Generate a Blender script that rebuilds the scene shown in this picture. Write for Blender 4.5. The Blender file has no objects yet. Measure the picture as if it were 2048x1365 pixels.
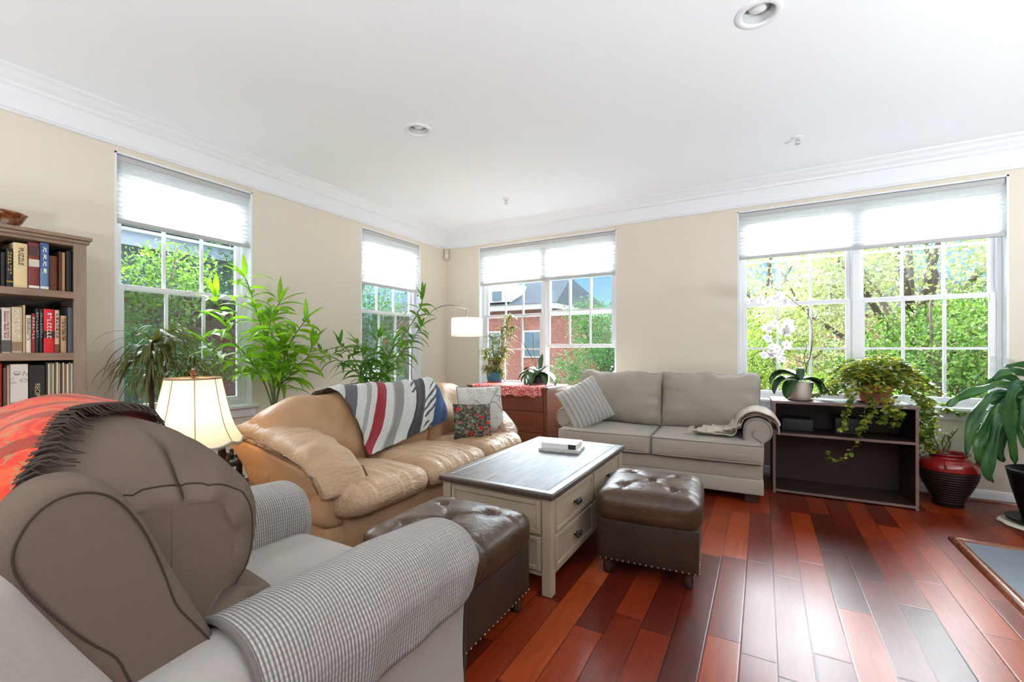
import bpy, bmesh, math, random
import numpy as np
from mathutils import Vector, Matrix, Euler
random.seed(7)
PI = math.pi
scn = bpy.context.scene
COL = scn.collection

# ------------------------------------------------------------------ camera
TH = math.atan(502 / 880.0)
CAM = Vector((3.702, -4.699, 1.15))
FW = Vector((-math.sin(TH), math.cos(TH), 0)); RT = Vector((math.cos(TH), math.sin(TH), 0))
cd = bpy.data.cameras.new('camera'); cam = bpy.data.objects.new('camera', cd); COL.objects.link(cam)
cd.sensor_width = 36; cd.lens = 36 * 880 / 2048.0; cd.shift_y = 18.5 / 2048
cd.clip_start = 0.02; cd.clip_end = 400
cam.location = CAM; cam.rotation_euler = (PI / 2, 0, TH)
scn.camera = cam
# ------------------------------------------------------------------ sky, sun, exposure
W = bpy.data.worlds.new('sky'); scn.world = W; W.use_nodes = True
nt = W.node_tree; nt.nodes.clear()
tc = nt.nodes.new('ShaderNodeTexCoord'); sp = nt.nodes.new('ShaderNodeSeparateXYZ')
nt.links.new(tc.outputs['Generated'], sp.inputs[0])
rp = nt.nodes.new('ShaderNodeValToRGB'); nt.links.new(sp.outputs['Z'], rp.inputs['Fac'])
el = rp.color_ramp.elements
el[0].position = 0.0; el[0].color = (0.30, 0.33, 0.30, 1)
el[1].position = 1.0; el[1].color = (0.80, 0.90, 1.0, 1)
for p, c in ((0.004, (0.33, 0.42, 0.49, 1)), (0.10, (0.18, 0.33, 0.50, 1)), (0.22, (0.15, 0.31, 0.50, 1)), (0.36, (0.86, 0.93, 1.0, 1))):
    e = el.new(p); e.color = c
st = nt.nodes.new('ShaderNodeMapRange')
st.inputs['From Min'].default_value = 0.20; st.inputs['From Max'].default_value = 0.45
SKY_LOW, SKY_HIGH = 0.72, 17.0
st.inputs['To Min'].default_value = SKY_LOW; st.inputs['To Max'].default_value = SKY_HIGH
nt.links.new(sp.outputs['Z'], st.inputs['Value'])
bg = nt.nodes.new('ShaderNodeBackground'); wo = nt.nodes.new('ShaderNodeOutputWorld')
nt.links.new(rp.outputs['Color'], bg.inputs['Color']); nt.links.new(st.outputs[0], bg.inputs['Strength'])
nt.links.new(bg.outputs[0], wo.inputs['Surface'])
# bright hazy sky on the window side of the house, duller sky behind it
dt = nt.nodes.new('ShaderNodeVectorMath'); dt.operation = 'DOT_PRODUCT'; nt.links.new(tc.outputs['Generated'], dt.inputs[0]); dt.inputs[1].default_value = (-0.62, 0.78, 0.0)
mr = nt.nodes.new('ShaderNodeMapRange'); mr.interpolation_type = 'SMOOTHSTEP'; nt.links.new(dt.outputs['Value'], mr.inputs['Value'])
mr.inputs['From Min'].default_value = -0.35; mr.inputs['From Max'].default_value = 0.35; mr.inputs['To Min'].default_value = 0.12; mr.inputs['To Max'].default_value = 1.0
sc2 = nt.nodes.new('ShaderNodeMath'); sc2.operation = 'MULTIPLY'; nt.links.new(st.outputs[0], sc2.inputs[0]); nt.links.new(mr.outputs[0], sc2.inputs[1])
mx2 = nt.nodes.new('ShaderNodeMath'); mx2.operation = 'MAXIMUM'; nt.links.new(sc2.outputs[0], mx2.inputs[0]); mx2.inputs[1].default_value = SKY_LOW
nt.links.new(mx2.outputs[0], bg.inputs['Strength'])
W.cycles.sampling_method = 'MANUAL'; W.cycles.sample_map_resolution = 512
sd = bpy.data.lights.new('sun', 'SUN'); sd.energy = 0.8; sd.angle = 0.01; sd.color = (1, 0.95, 0.86)
so = bpy.data.objects.new('sun', sd); COL.objects.link(so)
so.rotation_euler = Vector((-0.55, 0.75, -0.85)).to_track_quat('-Z', 'Y').to_euler()
scn.view_settings.view_transform = 'Standard'; scn.view_settings.look = 'None'
scn.view_settings.gamma = 1.0; scn.view_settings.use_curve_mapping = False
scn.view_settings.exposure = 1.68
def portal(loc, rot, w, h):
    l = bpy.data.lights.new('portal', 'AREA'); l.shape = 'RECTANGLE'; l.size = w; l.size_y = h
    l.cycles.is_portal = True
    o = bpy.data.objects.new('portal', l); COL.objects.link(o); o.location = loc; o.rotation_euler = rot
# windows: left wall (x = 0) and back wall (y = 0); a0, a1 along the wall
WZ0, WZ1 = 0.69, 2.465
portal((-0.18, -3.03, 1.58), (PI / 2, 0, -PI / 2), 0.9, 1.78)
portal((-0.18, -0.97, 1.58), (PI / 2, 0, -PI / 2), 0.9, 1.78)
portal((1.43, 0.18, 1.58), (PI / 2, 0, PI), 1.8, 1.78)
portal((4.39, 0.18, 1.58), (PI / 2, 0, PI), 1.8, 1.78)

# added fill lights out of view, aimed up to brighten the ceiling
def added_uplight(x, y, z, e, size=0.9):
    l = bpy.data.lights.new('added_ceiling_fill', 'AREA'); l.shape = 'DISK'; l.size = size; l.energy = e; l.color = (0.84, 0.93, 1.0)
    o = bpy.data.objects.new('added_ceiling_fill', l); COL.objects.link(o); o.location = (x, y, z); o.rotation_euler = (PI, 0, 0)
added_uplight(6.9, -3.6, 0.5, 85); added_uplight(1.9, -7.5, 0.5, 52); added_uplight(4.8, -7.2, 0.5, 85)

# ------------------------------------------------------------------ helpers
def ray(x, y):
    u = (x - 1024) / 880.0; v = (701 - y) / 880.0
    return FW + RT * u + Vector((0, 0, v))
def at(x, y, t): return CAM + ray(x, y) * t
def atX(x, y, X): v = ray(x, y); return CAM + v * ((X - CAM.x) / v.x)
def atY(x, y, Y): v = ray(x, y); return CAM + v * ((Y - CAM.y) / v.y)
def atZ(x, y, Z): v = ray(x, y); return CAM + v * ((Z - CAM.z) / v.z)

def tag(o, label=None, cat=None, group=None, kind=None):
    if label: o['label'] = label
    if cat: o['category'] = cat
    if group: o['group'] = group
    if kind: o['kind'] = kind
    return o
def empty(name, loc, label, cat, rz=0, group=None):
    o = bpy.data.objects.new(name, None); COL.objects.link(o); o.location = loc; o.rotation_euler = (0, 0, rz)
    o.empty_display_size = 0.1
    return tag(o, label, cat, group)

class MB:
    def __init__(s): s.v = []; s.f = []; s.uv = {}; s.mi = []
    def add(s, vs, fs, uvs=None, mi=0):
        b = len(s.v); s.v += [tuple(p) for p in vs]
        for f in fs: s.f.append(tuple(b + i for i in f)); s.mi.append(mi)
        if uvs is not None:
            for i, u in enumerate(uvs): s.uv[b + i] = u
        return s
    def box(s, x0, x1, y0, y1, z0, z1, M=None, mi=0):
        vs = [Vector((x, y, z)) for z in (z0, z1) for y in (y0, y1) for x in (x0, x1)]
        if M is not None: vs = [M @ p for p in vs]
        return s.add(vs, [(0, 2, 3, 1), (4, 5, 7, 6), (0, 1, 5, 4), (2, 6, 7, 3), (0, 4, 6, 2), (1, 3, 7, 5)], mi=mi)
    def prism(s, poly, a0, a1, axis='y', M=None):
        # poly in the two other axes, in xyz order
        def mk(p, a):
            if axis == 'x': q = Vector((a, p[0], p[1]))
            elif axis == 'y': q = Vector((p[0], a, p[1]))
            else: q = Vector((p[0], p[1], a))
            return M @ q if M is not None else q
        n = len(poly)
        vs = [mk(p, a0) for p in poly] + [mk(p, a1) for p in poly]
        fs = [tuple(range(n))[::-1], tuple(range(n, 2 * n))] + [(i, (i + 1) % n, n + (i + 1) % n, n + i) for i in range(n)]
        return s.add(vs, fs)
    def tube(s, path, r, n=8, cap=True):
        path = [Vector(p) for p in path]; m = len(path)
        rr = r if isinstance(r, (list, tuple)) else [r] * m
        vs = []; N = None
        for i, p in enumerate(path):
            t = (path[min(i + 1, m - 1)] - path[max(i - 1, 0)])
            t = t.normalized() if t.length > 1e-9 else Vector((0, 0, 1))
            if N is None:
                N = t.orthogonal().normalized()
            else:
                N = (N - t * N.dot(t)); N = N.normalized() if N.length > 1e-6 else t.orthogonal().normalized()
            B = t.cross(N)
            for k in range(n):
                a = 2 * PI * k / n
                vs.append(p + (N * math.cos(a) + B * math.sin(a)) * rr[i])
        fs = [(i * n + k, i * n + (k + 1) % n, (i + 1) * n + (k + 1) % n, (i + 1) * n + k) for i in range(m - 1) for k in range(n)]
        if cap: fs += [tuple(range(n))[::-1], tuple(range((m - 1) * n, m * n))]
        return s.add(vs, fs)
    def lathe(s, prof, n=32, c=(0, 0, 0), rfn=None):
        vs = []; uv = []
        for j, (r, z) in enumerate(prof):
            for k in range(n):
                a = 2 * PI * k / n; q = r * (rfn(a, z) if rfn else 1)
                vs.append((c[0] + q * math.cos(a), c[1] + q * math.sin(a), c[2] + z)); uv.append((k / n, j / (len(prof) - 1)))
        fs = [(j * n + k, j * n + (k + 1) % n, (j + 1) * n + (k + 1) % n, (j + 1) * n + k) for j in range(len(prof) - 1) for k in range(n)]
        return s.add(vs, fs, uv)
    def grid(s, fn, nu, nv, closeu=False):
        vs = []; uv = []
        for j in range(nv + 1):
            for i in range(nu if closeu else nu + 1):
                u = i / nu; v = j / nv; vs.append(fn(u, v)); uv.append((u, v))
        w = nu if closeu else nu + 1
        fs = [(j * w + i, j * w + (i + 1) % w, (j + 1) * w + (i + 1) % w, (j + 1) * w + i) for j in range(nv) for i in range(nu)]
        return s.add(vs, fs, uv)
    def sphere(s, c, r, n=12, sc=(1, 1, 1)):
        c = Vector(c)
        vs = [c + Vector((0, 0, -r * sc[2]))]
        m = n // 2
        for j in range(1, m):
            ph = PI * j / m
            for k in range(n):
                a = 2 * PI * k / n
                vs.append(c + Vector((r * math.sin(ph) * math.cos(a) * sc[0], r * math.sin(ph) * math.sin(a) * sc[1], -r * math.cos(ph) * sc[2])))
        vs.append(c + Vector((0, 0, r * sc[2])))
        fs = [(0, 1 + (k + 1) % n, 1 + k) for k in range(n)]
        for j in range(m - 2):
            for k in range(n):
                fs.append((1 + j * n + k, 1 + j * n + (k + 1) % n, 1 + (j + 1) * n + (k + 1) % n, 1 + (j + 1) * n + k))
        L = len(vs) - 1; b = 1 + (m - 2) * n
        fs += [(b + k, b + (k + 1) % n, L) for k in range(n)]
        return s.add(vs, fs)
    def rbox(s, x0, x1, y0, y1, z0, z1, r=0.03, n=14, puff=(0, 0, 0), fn=None, M=None, pw=2.0):
        c = Vector(((x0 + x1) / 2, (y0 + y1) / 2, (z0 + z1) / 2)); h = Vector(((x1 - x0) / 2, (y1 - y0) / 2, (z1 - z0) / 2))
        r = min(r, h.x * .999, h.y * .999, h.z * .999)
        def axis_pts(hh):
            k = max(2, min(n, int(2 * (hh - r) / max(0.012, 2 * max(h) / n)) + 1))
            e = [-hh + r * (1 - math.cos(q * PI / 2 / 3)) * 1.0 for q in range(3)]
            inner = [-(hh - r) + 2 * (hh - r) * q / k for q in range(k + 1)]
            return e + inner + [-q for q in reversed(e)]
        ax = [axis_pts(h[i]) for i in range(3)]
        idx = {}; vs = []
        def vid(p):
            key = (round(p[0], 5), round(p[1], 5), round(p[2], 5))
            if key in idx: return idx[key]
            inner = Vector([max(-(h[i] - r), min(h[i] - r, p[i])) for i in range(3)])
            dd = Vector(p) - inner
            q = inner + dd.normalized() * r if dd.length > 1e-7 else Vector(p)
            u = [min(1, abs(q[i]) / h[i]) for i in range(3)]
            for a in range(3):
                if puff[a]:
                    b, d2 = (a + 1) % 3, (a + 2) % 3
                    g = puff[a] * max(0, (1 - u[b] ** pw)) * max(0, (1 - u[d2] ** pw))
                    q[a] += g * (q[a] / h[a])
            q = q + c
            if fn: q = Vector(fn(q))
            if M is not None: q = M @ q
            vs.append(q); idx[key] = len(vs) - 1; return len(vs) - 1
        fs = []
        for a in range(3):
            b, d2 = (a + 1) % 3, (a + 2) % 3
            for sg in (-1, 1):
                for i in range(len(ax[b]) - 1):
                    for j in range(len(ax[d2]) - 1):
                        def mk(bi, dj):
                            p = [0, 0, 0]; p[a] = sg * h[a]; p[b] = ax[b][bi]; p[d2] = ax[d2][dj]; return p
                        q = [vid(mk(i, j)), vid(mk(i + 1, j)), vid(mk(i + 1, j + 1)), vid(mk(i, j + 1))]
                        fs.append(tuple(q if sg > 0 else q[::-1]))
        return s.add(vs, fs)
    def loft(s, prof, a0, a1, axis='y', er=0.04, n=24, fn=None, ne=5, scale=None):
        # closed smooth profile (list of 2D), swept along an axis, ends rounded by radius er
        P = [Vector((p[0], p[1])) for p in prof]; m = len(P)
        A = sum(P[i].x * P[(i + 1) % m].y - P[(i + 1) % m].x * P[i].y for i in range(m))
        sg = 1 if A > 0 else -1
        N = []
        for i in range(m):
            t = (P[(i + 1) % m] - P[i - 1]).normalized(); N.append(Vector((t.y, -t.x)) * sg)
        st = []
        for k in range(ne): q = k / ne; a = q * PI / 2; st.append((a0 + er * (1 - math.sin(a)) if False else a0 + er * (1 - math.cos(a)), er * (1 - math.sin(a))))
        L = (a1 - a0) - 2 * er
        for k in range(n + 1): st.append((a0 + er + L * k / n, 0))
        for k in range(ne): q = 1 - (k + 1) / ne; a = q * PI / 2; st.append((a1 - er * (1 - math.cos(a)), er * (1 - math.sin(a))))
        vs = []; uv = []
        for (a, ins) in st:
            for i in range(m):
                p = P[i] - N[i] * ins if scale is None else scale + (P[i] - scale) * (1 - ins / 0.26)
                q = Vector((a, p.x, p.y)) if axis == 'x' else (Vector((p.x, a, p.y)) if axis == 'y' else Vector((p.x, p.y, a)))
                if fn: q = Vector(fn(q))
                vs.append(q); uv.append((i / m, (a - a0) / (a1 - a0)))
        K = len(st)
        fs = [(k * m + i, k * m + (i + 1) % m, (k + 1) * m + (i + 1) % m, (k + 1) * m + i) for k in range(K - 1) for i in range(m)]
        fs += [tuple(range(m))[::-1], tuple(range((K - 1) * m, K * m))]
        return s.add(vs, fs, uv)
    def build(s, name, mat, parent=None, smooth=True, bevel=0, sub=0, loc=None, rot=None, fix=True, solid=0):
        me = bpy.data.meshes.new(name); me.from_pydata(s.v, [], s.f)
        if s.uv:
            l = me.uv_layers.new(name='UVMap')
            for lp in me.loops: l.data[lp.index].uv = s.uv.get(lp.vertex_index, (0, 0))
        for m in (mat if isinstance(mat, (list, tuple)) else [mat]): me.materials.append(m)
        if any(s.mi): me.polygons.foreach_set('material_index', s.mi)
        if fix:
            bm = bmesh.new(); bm.from_mesh(me); bmesh.ops.recalc_face_normals(bm, faces=bm.faces); bm.to_mesh(me); bm.free()
        me.polygons.foreach_set('use_smooth', [bool(smooth)] * len(me.polygons)); me.update()
        o = bpy.data.objects.new(name, me); COL.objects.link(o)
        if parent is not None: o.parent = parent
        if loc is not None: o.location = loc
        if rot is not None: o.rotation_euler = rot
        if solid:
            m = o.modifiers.new('thickness', 'SOLIDIFY'); m.thickness = solid; m.offset = 0
        if bevel:
            m = o.modifiers.new('bevel', 'BEVEL'); m.width = bevel; m.segments = 3; m.limit_method = 'ANGLE'; m.angle_limit = 0.6
            if smooth: m.harden_normals = False
        if sub:
            m = o.modifiers.new('sub', 'SUBSURF'); m.levels = sub; m.render_levels = sub
        if smooth == 'auto':
            me.set_sharp_from_angle(angle=0.7)
        return o

def spline(pts, n=40, closed=True):
    m = len(pts); out = []
    for k in range(n if closed else n + 1):
        t = k / n * (m if closed else m - 1); i = int(t); f = t - i
        if not closed and i >= m - 1: i = m - 2; f = 1.0
        def g(j):
            return Vector(pts[j % m]) if closed else Vector(pts[max(0, min(m - 1, j))])
        p0, p1, p2, p3 = g(i - 1), g(i), g(i + 1), g(i + 2)
        out.append(0.5 * ((2 * p1) + (p2 - p0) * f + (2 * p0 - 5 * p1 + 4 * p2 - p3) * f * f + (3 * p1 - p0 - 3 * p2 + p3) * f ** 3))
    return out

# ------------------------------------------------------------------ materials
class NG:
    def __init__(s, name):
        s.m = bpy.data.materials.new(name); s.m.use_nodes = True; s.t = s.m.node_tree; s.t.nodes.clear()
        s.out = s.n('OutputMaterial')
    def n(s, typ, **kw):
        nd = s.t.nodes.new('ShaderNode' + typ)
        for k, v in kw.items():
            if k in nd.inputs: s.set(nd.inputs[k], v)
            else: setattr(nd, k, v)
        return nd
    def set(s, inp, v):
        if hasattr(v, 'links') or hasattr(v, 'is_linked'): s.t.links.new(v, inp)
        elif isinstance(v, tuple) and len(v) == 3 and inp.type == 'RGBA': inp.default_value = (*v, 1)
        else: inp.default_value = v
    def math(s, op, a, b=None, c=None):
        nd = s.n('Math', operation=op); s.set(nd.inputs[0], a)
        if b is not None: s.set(nd.inputs[1], b)
        if c is not None: s.set(nd.inputs[2], c)
        return nd.outputs[0]
    def mix(s, f, a, b, mode='MIX'):
        nd = s.n('Mix', data_type='RGBA', blend_type=mode); s.set(nd.inputs[0], f); s.set(nd.inputs[6], a); s.set(nd.inputs[7], b); return nd.outputs[2]
    def ramp(s, f, stops, interp='LINEAR'):
        nd = s.n('ValToRGB'); s.set(nd.inputs[0], f); cr = nd.color_ramp; cr.interpolation = interp
        e = cr.elements; e[0].position = stops[0][0]; e[0].color = (*stops[0][1], 1); e[1].position = stops[-1][0]; e[1].color = (*stops[-1][1], 1)
        for p, c in stops[1:-1]: q = e.new(p); q.color = (*c, 1)
        return nd.outputs[0]
    def coord(s, which='Object', scale=(1, 1, 1), rot=(0, 0, 0), loc=(0, 0, 0)):
        t = s.n('TexCoord'); mp = s.n('Mapping'); s.t.links.new(t.outputs[which], mp.inputs[0])
        mp.inputs['Scale'].default_value = scale; mp.inputs['Rotation'].default_value = rot; mp.inputs['Location'].default_value = loc
        return mp.outputs[0]
    def noise(s, vec, scale=5, detail=3, rough=0.5, dist=0):
        nd = s.n('TexNoise'); s.set(nd.inputs['Vector'], vec); nd.inputs['Scale'].default_value = scale
        nd.inputs['Detail'].default_value = detail; nd.inputs['Roughness'].default_value = rough; nd.inputs['Distortion'].default_value = dist
        return nd.outputs['Fac']
    def wave(s, vec, scale, dist=0, dirn='X', detail=2, dscale=1, prof='SIN', typ='BANDS'):
        nd = s.n('TexWave', wave_type=typ, wave_profile=prof)
        if typ == 'BANDS': nd.bands_direction = dirn
        s.set(nd.inputs['Vector'], vec); nd.inputs['Scale'].default_value = scale; nd.inputs['Distortion'].default_value = dist
        nd.inputs['Detail'].default_value = detail; nd.inputs['Detail Scale'].default_value = dscale
        return nd.outputs['Fac']
    def bump(s, h, strength=0.3, dist=0.01, normal=None):
        nd = s.n('Bump'); s.set(nd.inputs['Height'], h); nd.inputs['Strength'].default_value = strength; nd.inputs['Distance'].default_value = dist
        if normal is not None: s.set(nd.inputs['Normal'], normal)
        return nd.outputs[0]
    def pbr(s, col, rough=0.5, metal=0, normal=None, coat=0, sheen=0, spec=None, subs=0, trans=None, emit=None, emit_s=0, transl=0):
        b = s.n('BsdfPrincipled'); s.set(b.inputs['Base Color'], col); s.set(b.inputs['Roughness'], rough); s.set(b.inputs['Metallic'], metal)
        if normal is not None: s.set(b.inputs['Normal'], normal)
        if coat: b.inputs['Coat Weight'].default_value = coat; b.inputs['Coat Roughness'].default_value = 0.15
        if sheen: b.inputs['Sheen Weight'].default_value = sheen; b.inputs['Sheen Roughness'].default_value = 0.5
        if spec is not None: b.inputs['Specular IOR Level'].default_value = spec
        if emit is not None: s.set(b.inputs['Emission Color'], emit); b.inputs['Emission Strength'].default_value = emit_s
        o = b.outputs[0]
        if transl:
            t = s.n('BsdfTranslucent'); s.set(t.inputs[0], trans if trans is not None else col)
            mx = s.n('MixShader'); mx.inputs[0].default_value = transl; s.t.links.new(o, mx.inputs[1]); s.t.links.new(t.outputs[0], mx.inputs[2]); o = mx.outputs[0]
        s.t.links.new(o, s.out.inputs['Surface'])
        return s.m

def plain(name, col, rough=0.5, metal=0, bump=0, bscale=60, var=0, **kw):
    g = NG(name); c = col; nrm = None; co = g.coord()
    if var:
        f = g.noise(co, bscale * 0.15, 3); c = g.mix(f, tuple(x * (1 - var) for x in col), tuple(min(1, x * (1 + var)) for x in col))
    if bump: nrm = g.bump(g.noise(co, bscale, 4), bump, 0.005)
    return g.pbr(c, rough, metal, nrm, **kw)
def fabric(name, col, scale=500, var=0.08, bump=0.25, rough=0.9, sheen=0.2, crease=0.0, cs=6):
    g = NG(name); co = g.coord()
    w1 = g.wave(co, scale, 0.6, 'X'); w2 = g.wave(co, scale, 0.6, 'Y'); w3 = g.wave(co, scale, 0.6, 'Z')
    h = g.math('ADD', g.math('ADD', w1, w2), w3)
    f = g.noise(co, 7, 4); c = g.mix(f, tuple(x * (1 - var) for x in col), tuple(min(1, x * (1 + var)) for x in col))
    f2 = g.noise(co, scale * .6, 2); c = g.mix(g.math('MULTIPLY', f2, 0.25), c, tuple(x * .6 for x in col))
    nrm = g.bump(h, bump, 0.002)
    if crease: nrm = g.bump(g.noise(co, cs, 3, 0.6, 1.2), crease, 0.03, nrm)
    return g.pbr(c, rough, 0, nrm, sheen=sheen)
def leather(name, col, dark, rough=0.42, wr=0.5, ws=(5, 5, 5), s2=9, var=3, coat=0):
    g = NG(name); co = g.coord(); cw = g.coord(scale=ws)
    f = g.noise(co, var, 4, 0.6); c = g.mix(g.ramp(f, [(0.3, (0, 0, 0)), (0.7, (1, 1, 1))]), dark, col)
    n1 = g.bump(g.noise(cw, s2, 4, 0.6, 1.5), wr, 0.02)
    n2 = g.bump(g.noise(co, 220, 3), 0.12, 0.003, n1)
    r = g.math('ADD', g.math('MULTIPLY', g.noise(co, 14, 3), 0.25), rough - 0.12)
    return g.pbr(c, r, 0, n2, coat=coat, spec=0.35)
def wood(name, c1, c2, axis='y', scale=3, rough=0.45, bump=0.1, ring=18, coat=0):
    g = NG(name); sc = {'x': (0.12, 1, 1), 'y': (1, 0.12, 1), 'z': (1, 1, 0.12)}[axis]
    co = g.coord(scale=tuple(s_ * scale for s_ in sc))
    n = g.noise(co, ring, 6, 0.65, 0.8); n2 = g.noise(co, ring * .25, 3, .5, 1.5)
    f = g.math('MULTIPLY_ADD', n, 0.6, g.math('MULTIPLY', n2, 0.4))
    c = g.mix(g.ramp(f, [(0.32, (0, 0, 0)), (0.68, (1, 1, 1))]), c1, c2)
    return g.pbr(c, rough, 0, g.bump(n, bump, 0.003), coat=coat)
M = {}
def mat_wall():
    g = NG('wall_paint'); co = g.coord()
    return g.pbr((0.76, 0.69, 0.575), 0.75, 0, g.bump(g.noise(co, 180, 3), 0.06, 0.002))
M['wall'] = mat_wall()
M['ceil'] = plain('ceiling_paint', (0.92, 0.93, 0.945), 0.85)
M['white'] = plain('white_trim_paint', (0.83, 0.84, 0.85), 0.4)
M['vinyl'] = plain('white_vinyl', (0.85, 0.86, 0.87), 0.35)
M['exthouse'] = plain('outer_wall', (0.3, 0.12, 0.09), 0.8)
def mat_floor():
    g = NG('cherry_floor_boards'); co = g.coord()
    s = g.n('SeparateXYZ'); g.t.links.new(co, s.inputs[0]); X, Y = s.outputs[0], s.outputs[1]
    BW = 0.1215
    xr = g.math('DIVIDE', g.math('ADD', X, 0.02), BW); row = g.math('FLOOR', xr); fx = g.math('SUBTRACT', xr, row)
    wn = g.n('TexWhiteNoise', noise_dimensions='1D'); g.set(wn.inputs['W'], row)
    L = g.math('MULTIPLY_ADD', wn.outputs['Value'], 0.35, 0.62)
    yr = g.math('DIVIDE', g.math('ADD', Y, g.math('MULTIPLY', wn.outputs['Value'], 17.3)), L)
    colm = g.math('FLOOR', yr); fy = g.math('SUBTRACT', yr, colm)
    cm = g.n('CombineXYZ'); g.set(cm.inputs[0], row); g.set(cm.inputs[1], colm)
    w2 = g.n('TexWhiteNoise', noise_dimensions='3D'); g.set(w2.inputs['Vector'], cm.outputs[0])
    tone = w2.outputs['Value']
    base = g.ramp(tone, [(0, (0.050, 0.007, 0.004)), (0.3, (0.090, 0.010, 0.004)), (0.6, (0.150, 0.018, 0.005)), (0.85, (0.21, 0.028, 0.006)), (1, (0.29, 0.048, 0.009))])
    # grain
    off = g.n('VectorMath', operation='SCALE'); g.set(off.inputs[0], w2.outputs['Color']); off.inputs['Scale'].default_value = 9
    ad = g.n('VectorMath', operation='ADD'); g.t.links.new(co, ad.inputs[0]); g.t.links.new(off.outputs[0], ad.inputs[1])
    mp = g.n('Mapping'); g.t.links.new(ad.outputs[0], mp.inputs[0]); mp.inputs['Scale'].default_value = (9, 0.7, 9)
    gr = g.noise(mp.outputs[0], 6, 6, 0.65, 0.9)
    gr2 = g.noise(mp.outputs[0], 1.6, 3, 0.5, 2.0)
    c = g.mix(g.ramp(gr, [(0.35, (0, 0, 0)), (0.7, (1, 1, 1))]), g.mix(1.0, base, (0.72, 0.62, 0.6), 'MULTIPLY'), g.mix(1.0, base, (1.25, 1.3, 1.2), 'MULTIPLY'))
    c = g.mix(g.math('MULTIPLY', gr2, 0.35), c, g.mix(1.0, base, (1.5, 1.6, 1.3), 'MULTIPLY'))
    def edge(f, w):
        a = g.math('MINIMUM', f, g.math('SUBTRACT', 1.0, f)); return a
    ex = g.math('MULTIPLY', edge(fx, 0), BW); ey = g.math('MULTIPLY', edge(fy, 0), L)
    e = g.math('MINIMUM', ex, ey)
    seam = g.n('MapRange'); g.set(seam.inputs['Value'], e); seam.inputs['From Min'].default_value = 0.0006; seam.inputs['From Max'].default_value = 0.0022
    c = g.mix(seam.outputs[0], (0.008, 0.002, 0.002), c)
    bev = g.n('MapRange', interpolation_type='SMOOTHSTEP'); g.set(bev.inputs['Value'], e); bev.inputs['From Max'].default_value = 0.006
    nrm = g.bump(bev.outputs[0], 0.35, 0.0012)
    nrm = g.bump(gr, 0.03, 0.001, nrm)
    r = g.math('MULTIPLY_ADD', g.noise(co, 3, 2), 0.06, 0.27)
    return g.pbr(c, r, 0, nrm, spec=0.35)
M['floor'] = mat_floor()
def mat_glass():
    g = NG('window_glass')
    t = g.n('BsdfTransparent'); t.inputs[0].default_value = (0.97, 0.985, 0.98, 1)
    gl = g.n('BsdfGlossy'); gl.inputs['Roughness'].default_value = 0.02; gl.inputs[0].default_value = (0.8, 0.85, 0.9, 1)
    f = g.n('Fresnel'); f.inputs[0].default_value = 1.35
    m = g.n('MixShader'); g.set(m.inputs[0], f.outputs[0]); g.t.links.new(t.outputs[0], m.inputs[1]); g.t.links.new(gl.outputs[0], m.inputs[2])
    g.t.links.new(m.outputs[0], g.out.inputs['Surface']); return g.m
M['glass'] = mat_glass()
def mat_screen():
    g = NG('insect_screen')
    t = g.n('BsdfTransparent'); b = g.n('BsdfDiffuse'); b.inputs[0].default_value = (0.05, 0.055, 0.06, 1)
    m = g.n('MixShader'); m.inputs[0].default_value = 0.42; g.t.links.new(t.outputs[0], m.inputs[1]); g.t.links.new(b.outputs[0], m.inputs[2])
    g.t.links.new(m.outputs[0], g.out.inputs['Surface']); return g.m
M['screen'] = mat_screen()
M['shade'] = NG('pleated_shade_fabric')
g_ = M['shade']; M['shade'] = g_.pbr((0.86, 0.86, 0.86), 0.8, transl=0.42, trans=(0.74, 0.74, 0.74))
M['rail'] = plain('grey_shade_rail', (0.50, 0.50, 0.48), 0.5)

# ------------------------------------------------------------------ room shell
H = 2.74; RX = 7.6; RY = -8.2; WT = 0.16
W1 = (-3.482, -2.582); W2 = (-1.44, -0.505); W3 = (0.533, 2.324); W4 = (3.491, 5.30)
def struct(o): o['kind'] = 'structure'; return o
struct(MB().box(-WT, RX + WT, RY - WT, WT, -0.12, 0).build('floor', M['floor'], smooth=False))
# ceiling with openings for the two recessed cans
CANS = [(1.544, -2.277), (3.684, -2.32)]
def ceiling_with_cans():
    b = MB(); hs = 0.11; rr = 0.074; xs = sorted({-WT, RX + WT} | {c[0] + d for c in CANS for d in (-hs, hs)})
    for i in range(len(xs) - 1):
        x0, x1 = xs[i], xs[i + 1]; cut = [c for c in CANS if abs((x0 + x1) / 2 - c[0]) < 0.01]; y = RY - WT
        for c in cut:
            b.add([(x0, y, H), (x1, y, H), (x1, c[1] - hs, H), (x0, c[1] - hs, H)], [(0, 1, 2, 3)]); y = c[1] + hs
            n = 32; vs = []
            for k in range(n):
                a = 2 * PI * k / n; ca, sa = math.cos(a), math.sin(a); m = hs / max(abs(ca), abs(sa))
                vs += [(c[0] + rr * ca, c[1] + rr * sa, H), (c[0] + m * ca, c[1] + m * sa, H)]
            b.add(vs, [(2 * k, 2 * k + 1, (2 * k + 3) % (2 * n), (2 * k + 2) % (2 * n)) for k in range(n)])
        b.add([(x0, y, H), (x1, y, H), (x1, WT, H), (x0, WT, H)], [(0, 1, 2, 3)])
    return struct(b.build('ceiling', M['ceil'], smooth=False))
ceiling_with_cans()
struct(MB().box(-WT - .3, RX + WT + .3, RY - WT - .3, WT + .3, H + 0.14, H + 0.4).build('ceiling_slab', M['exthouse'], smooth=False))
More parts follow.
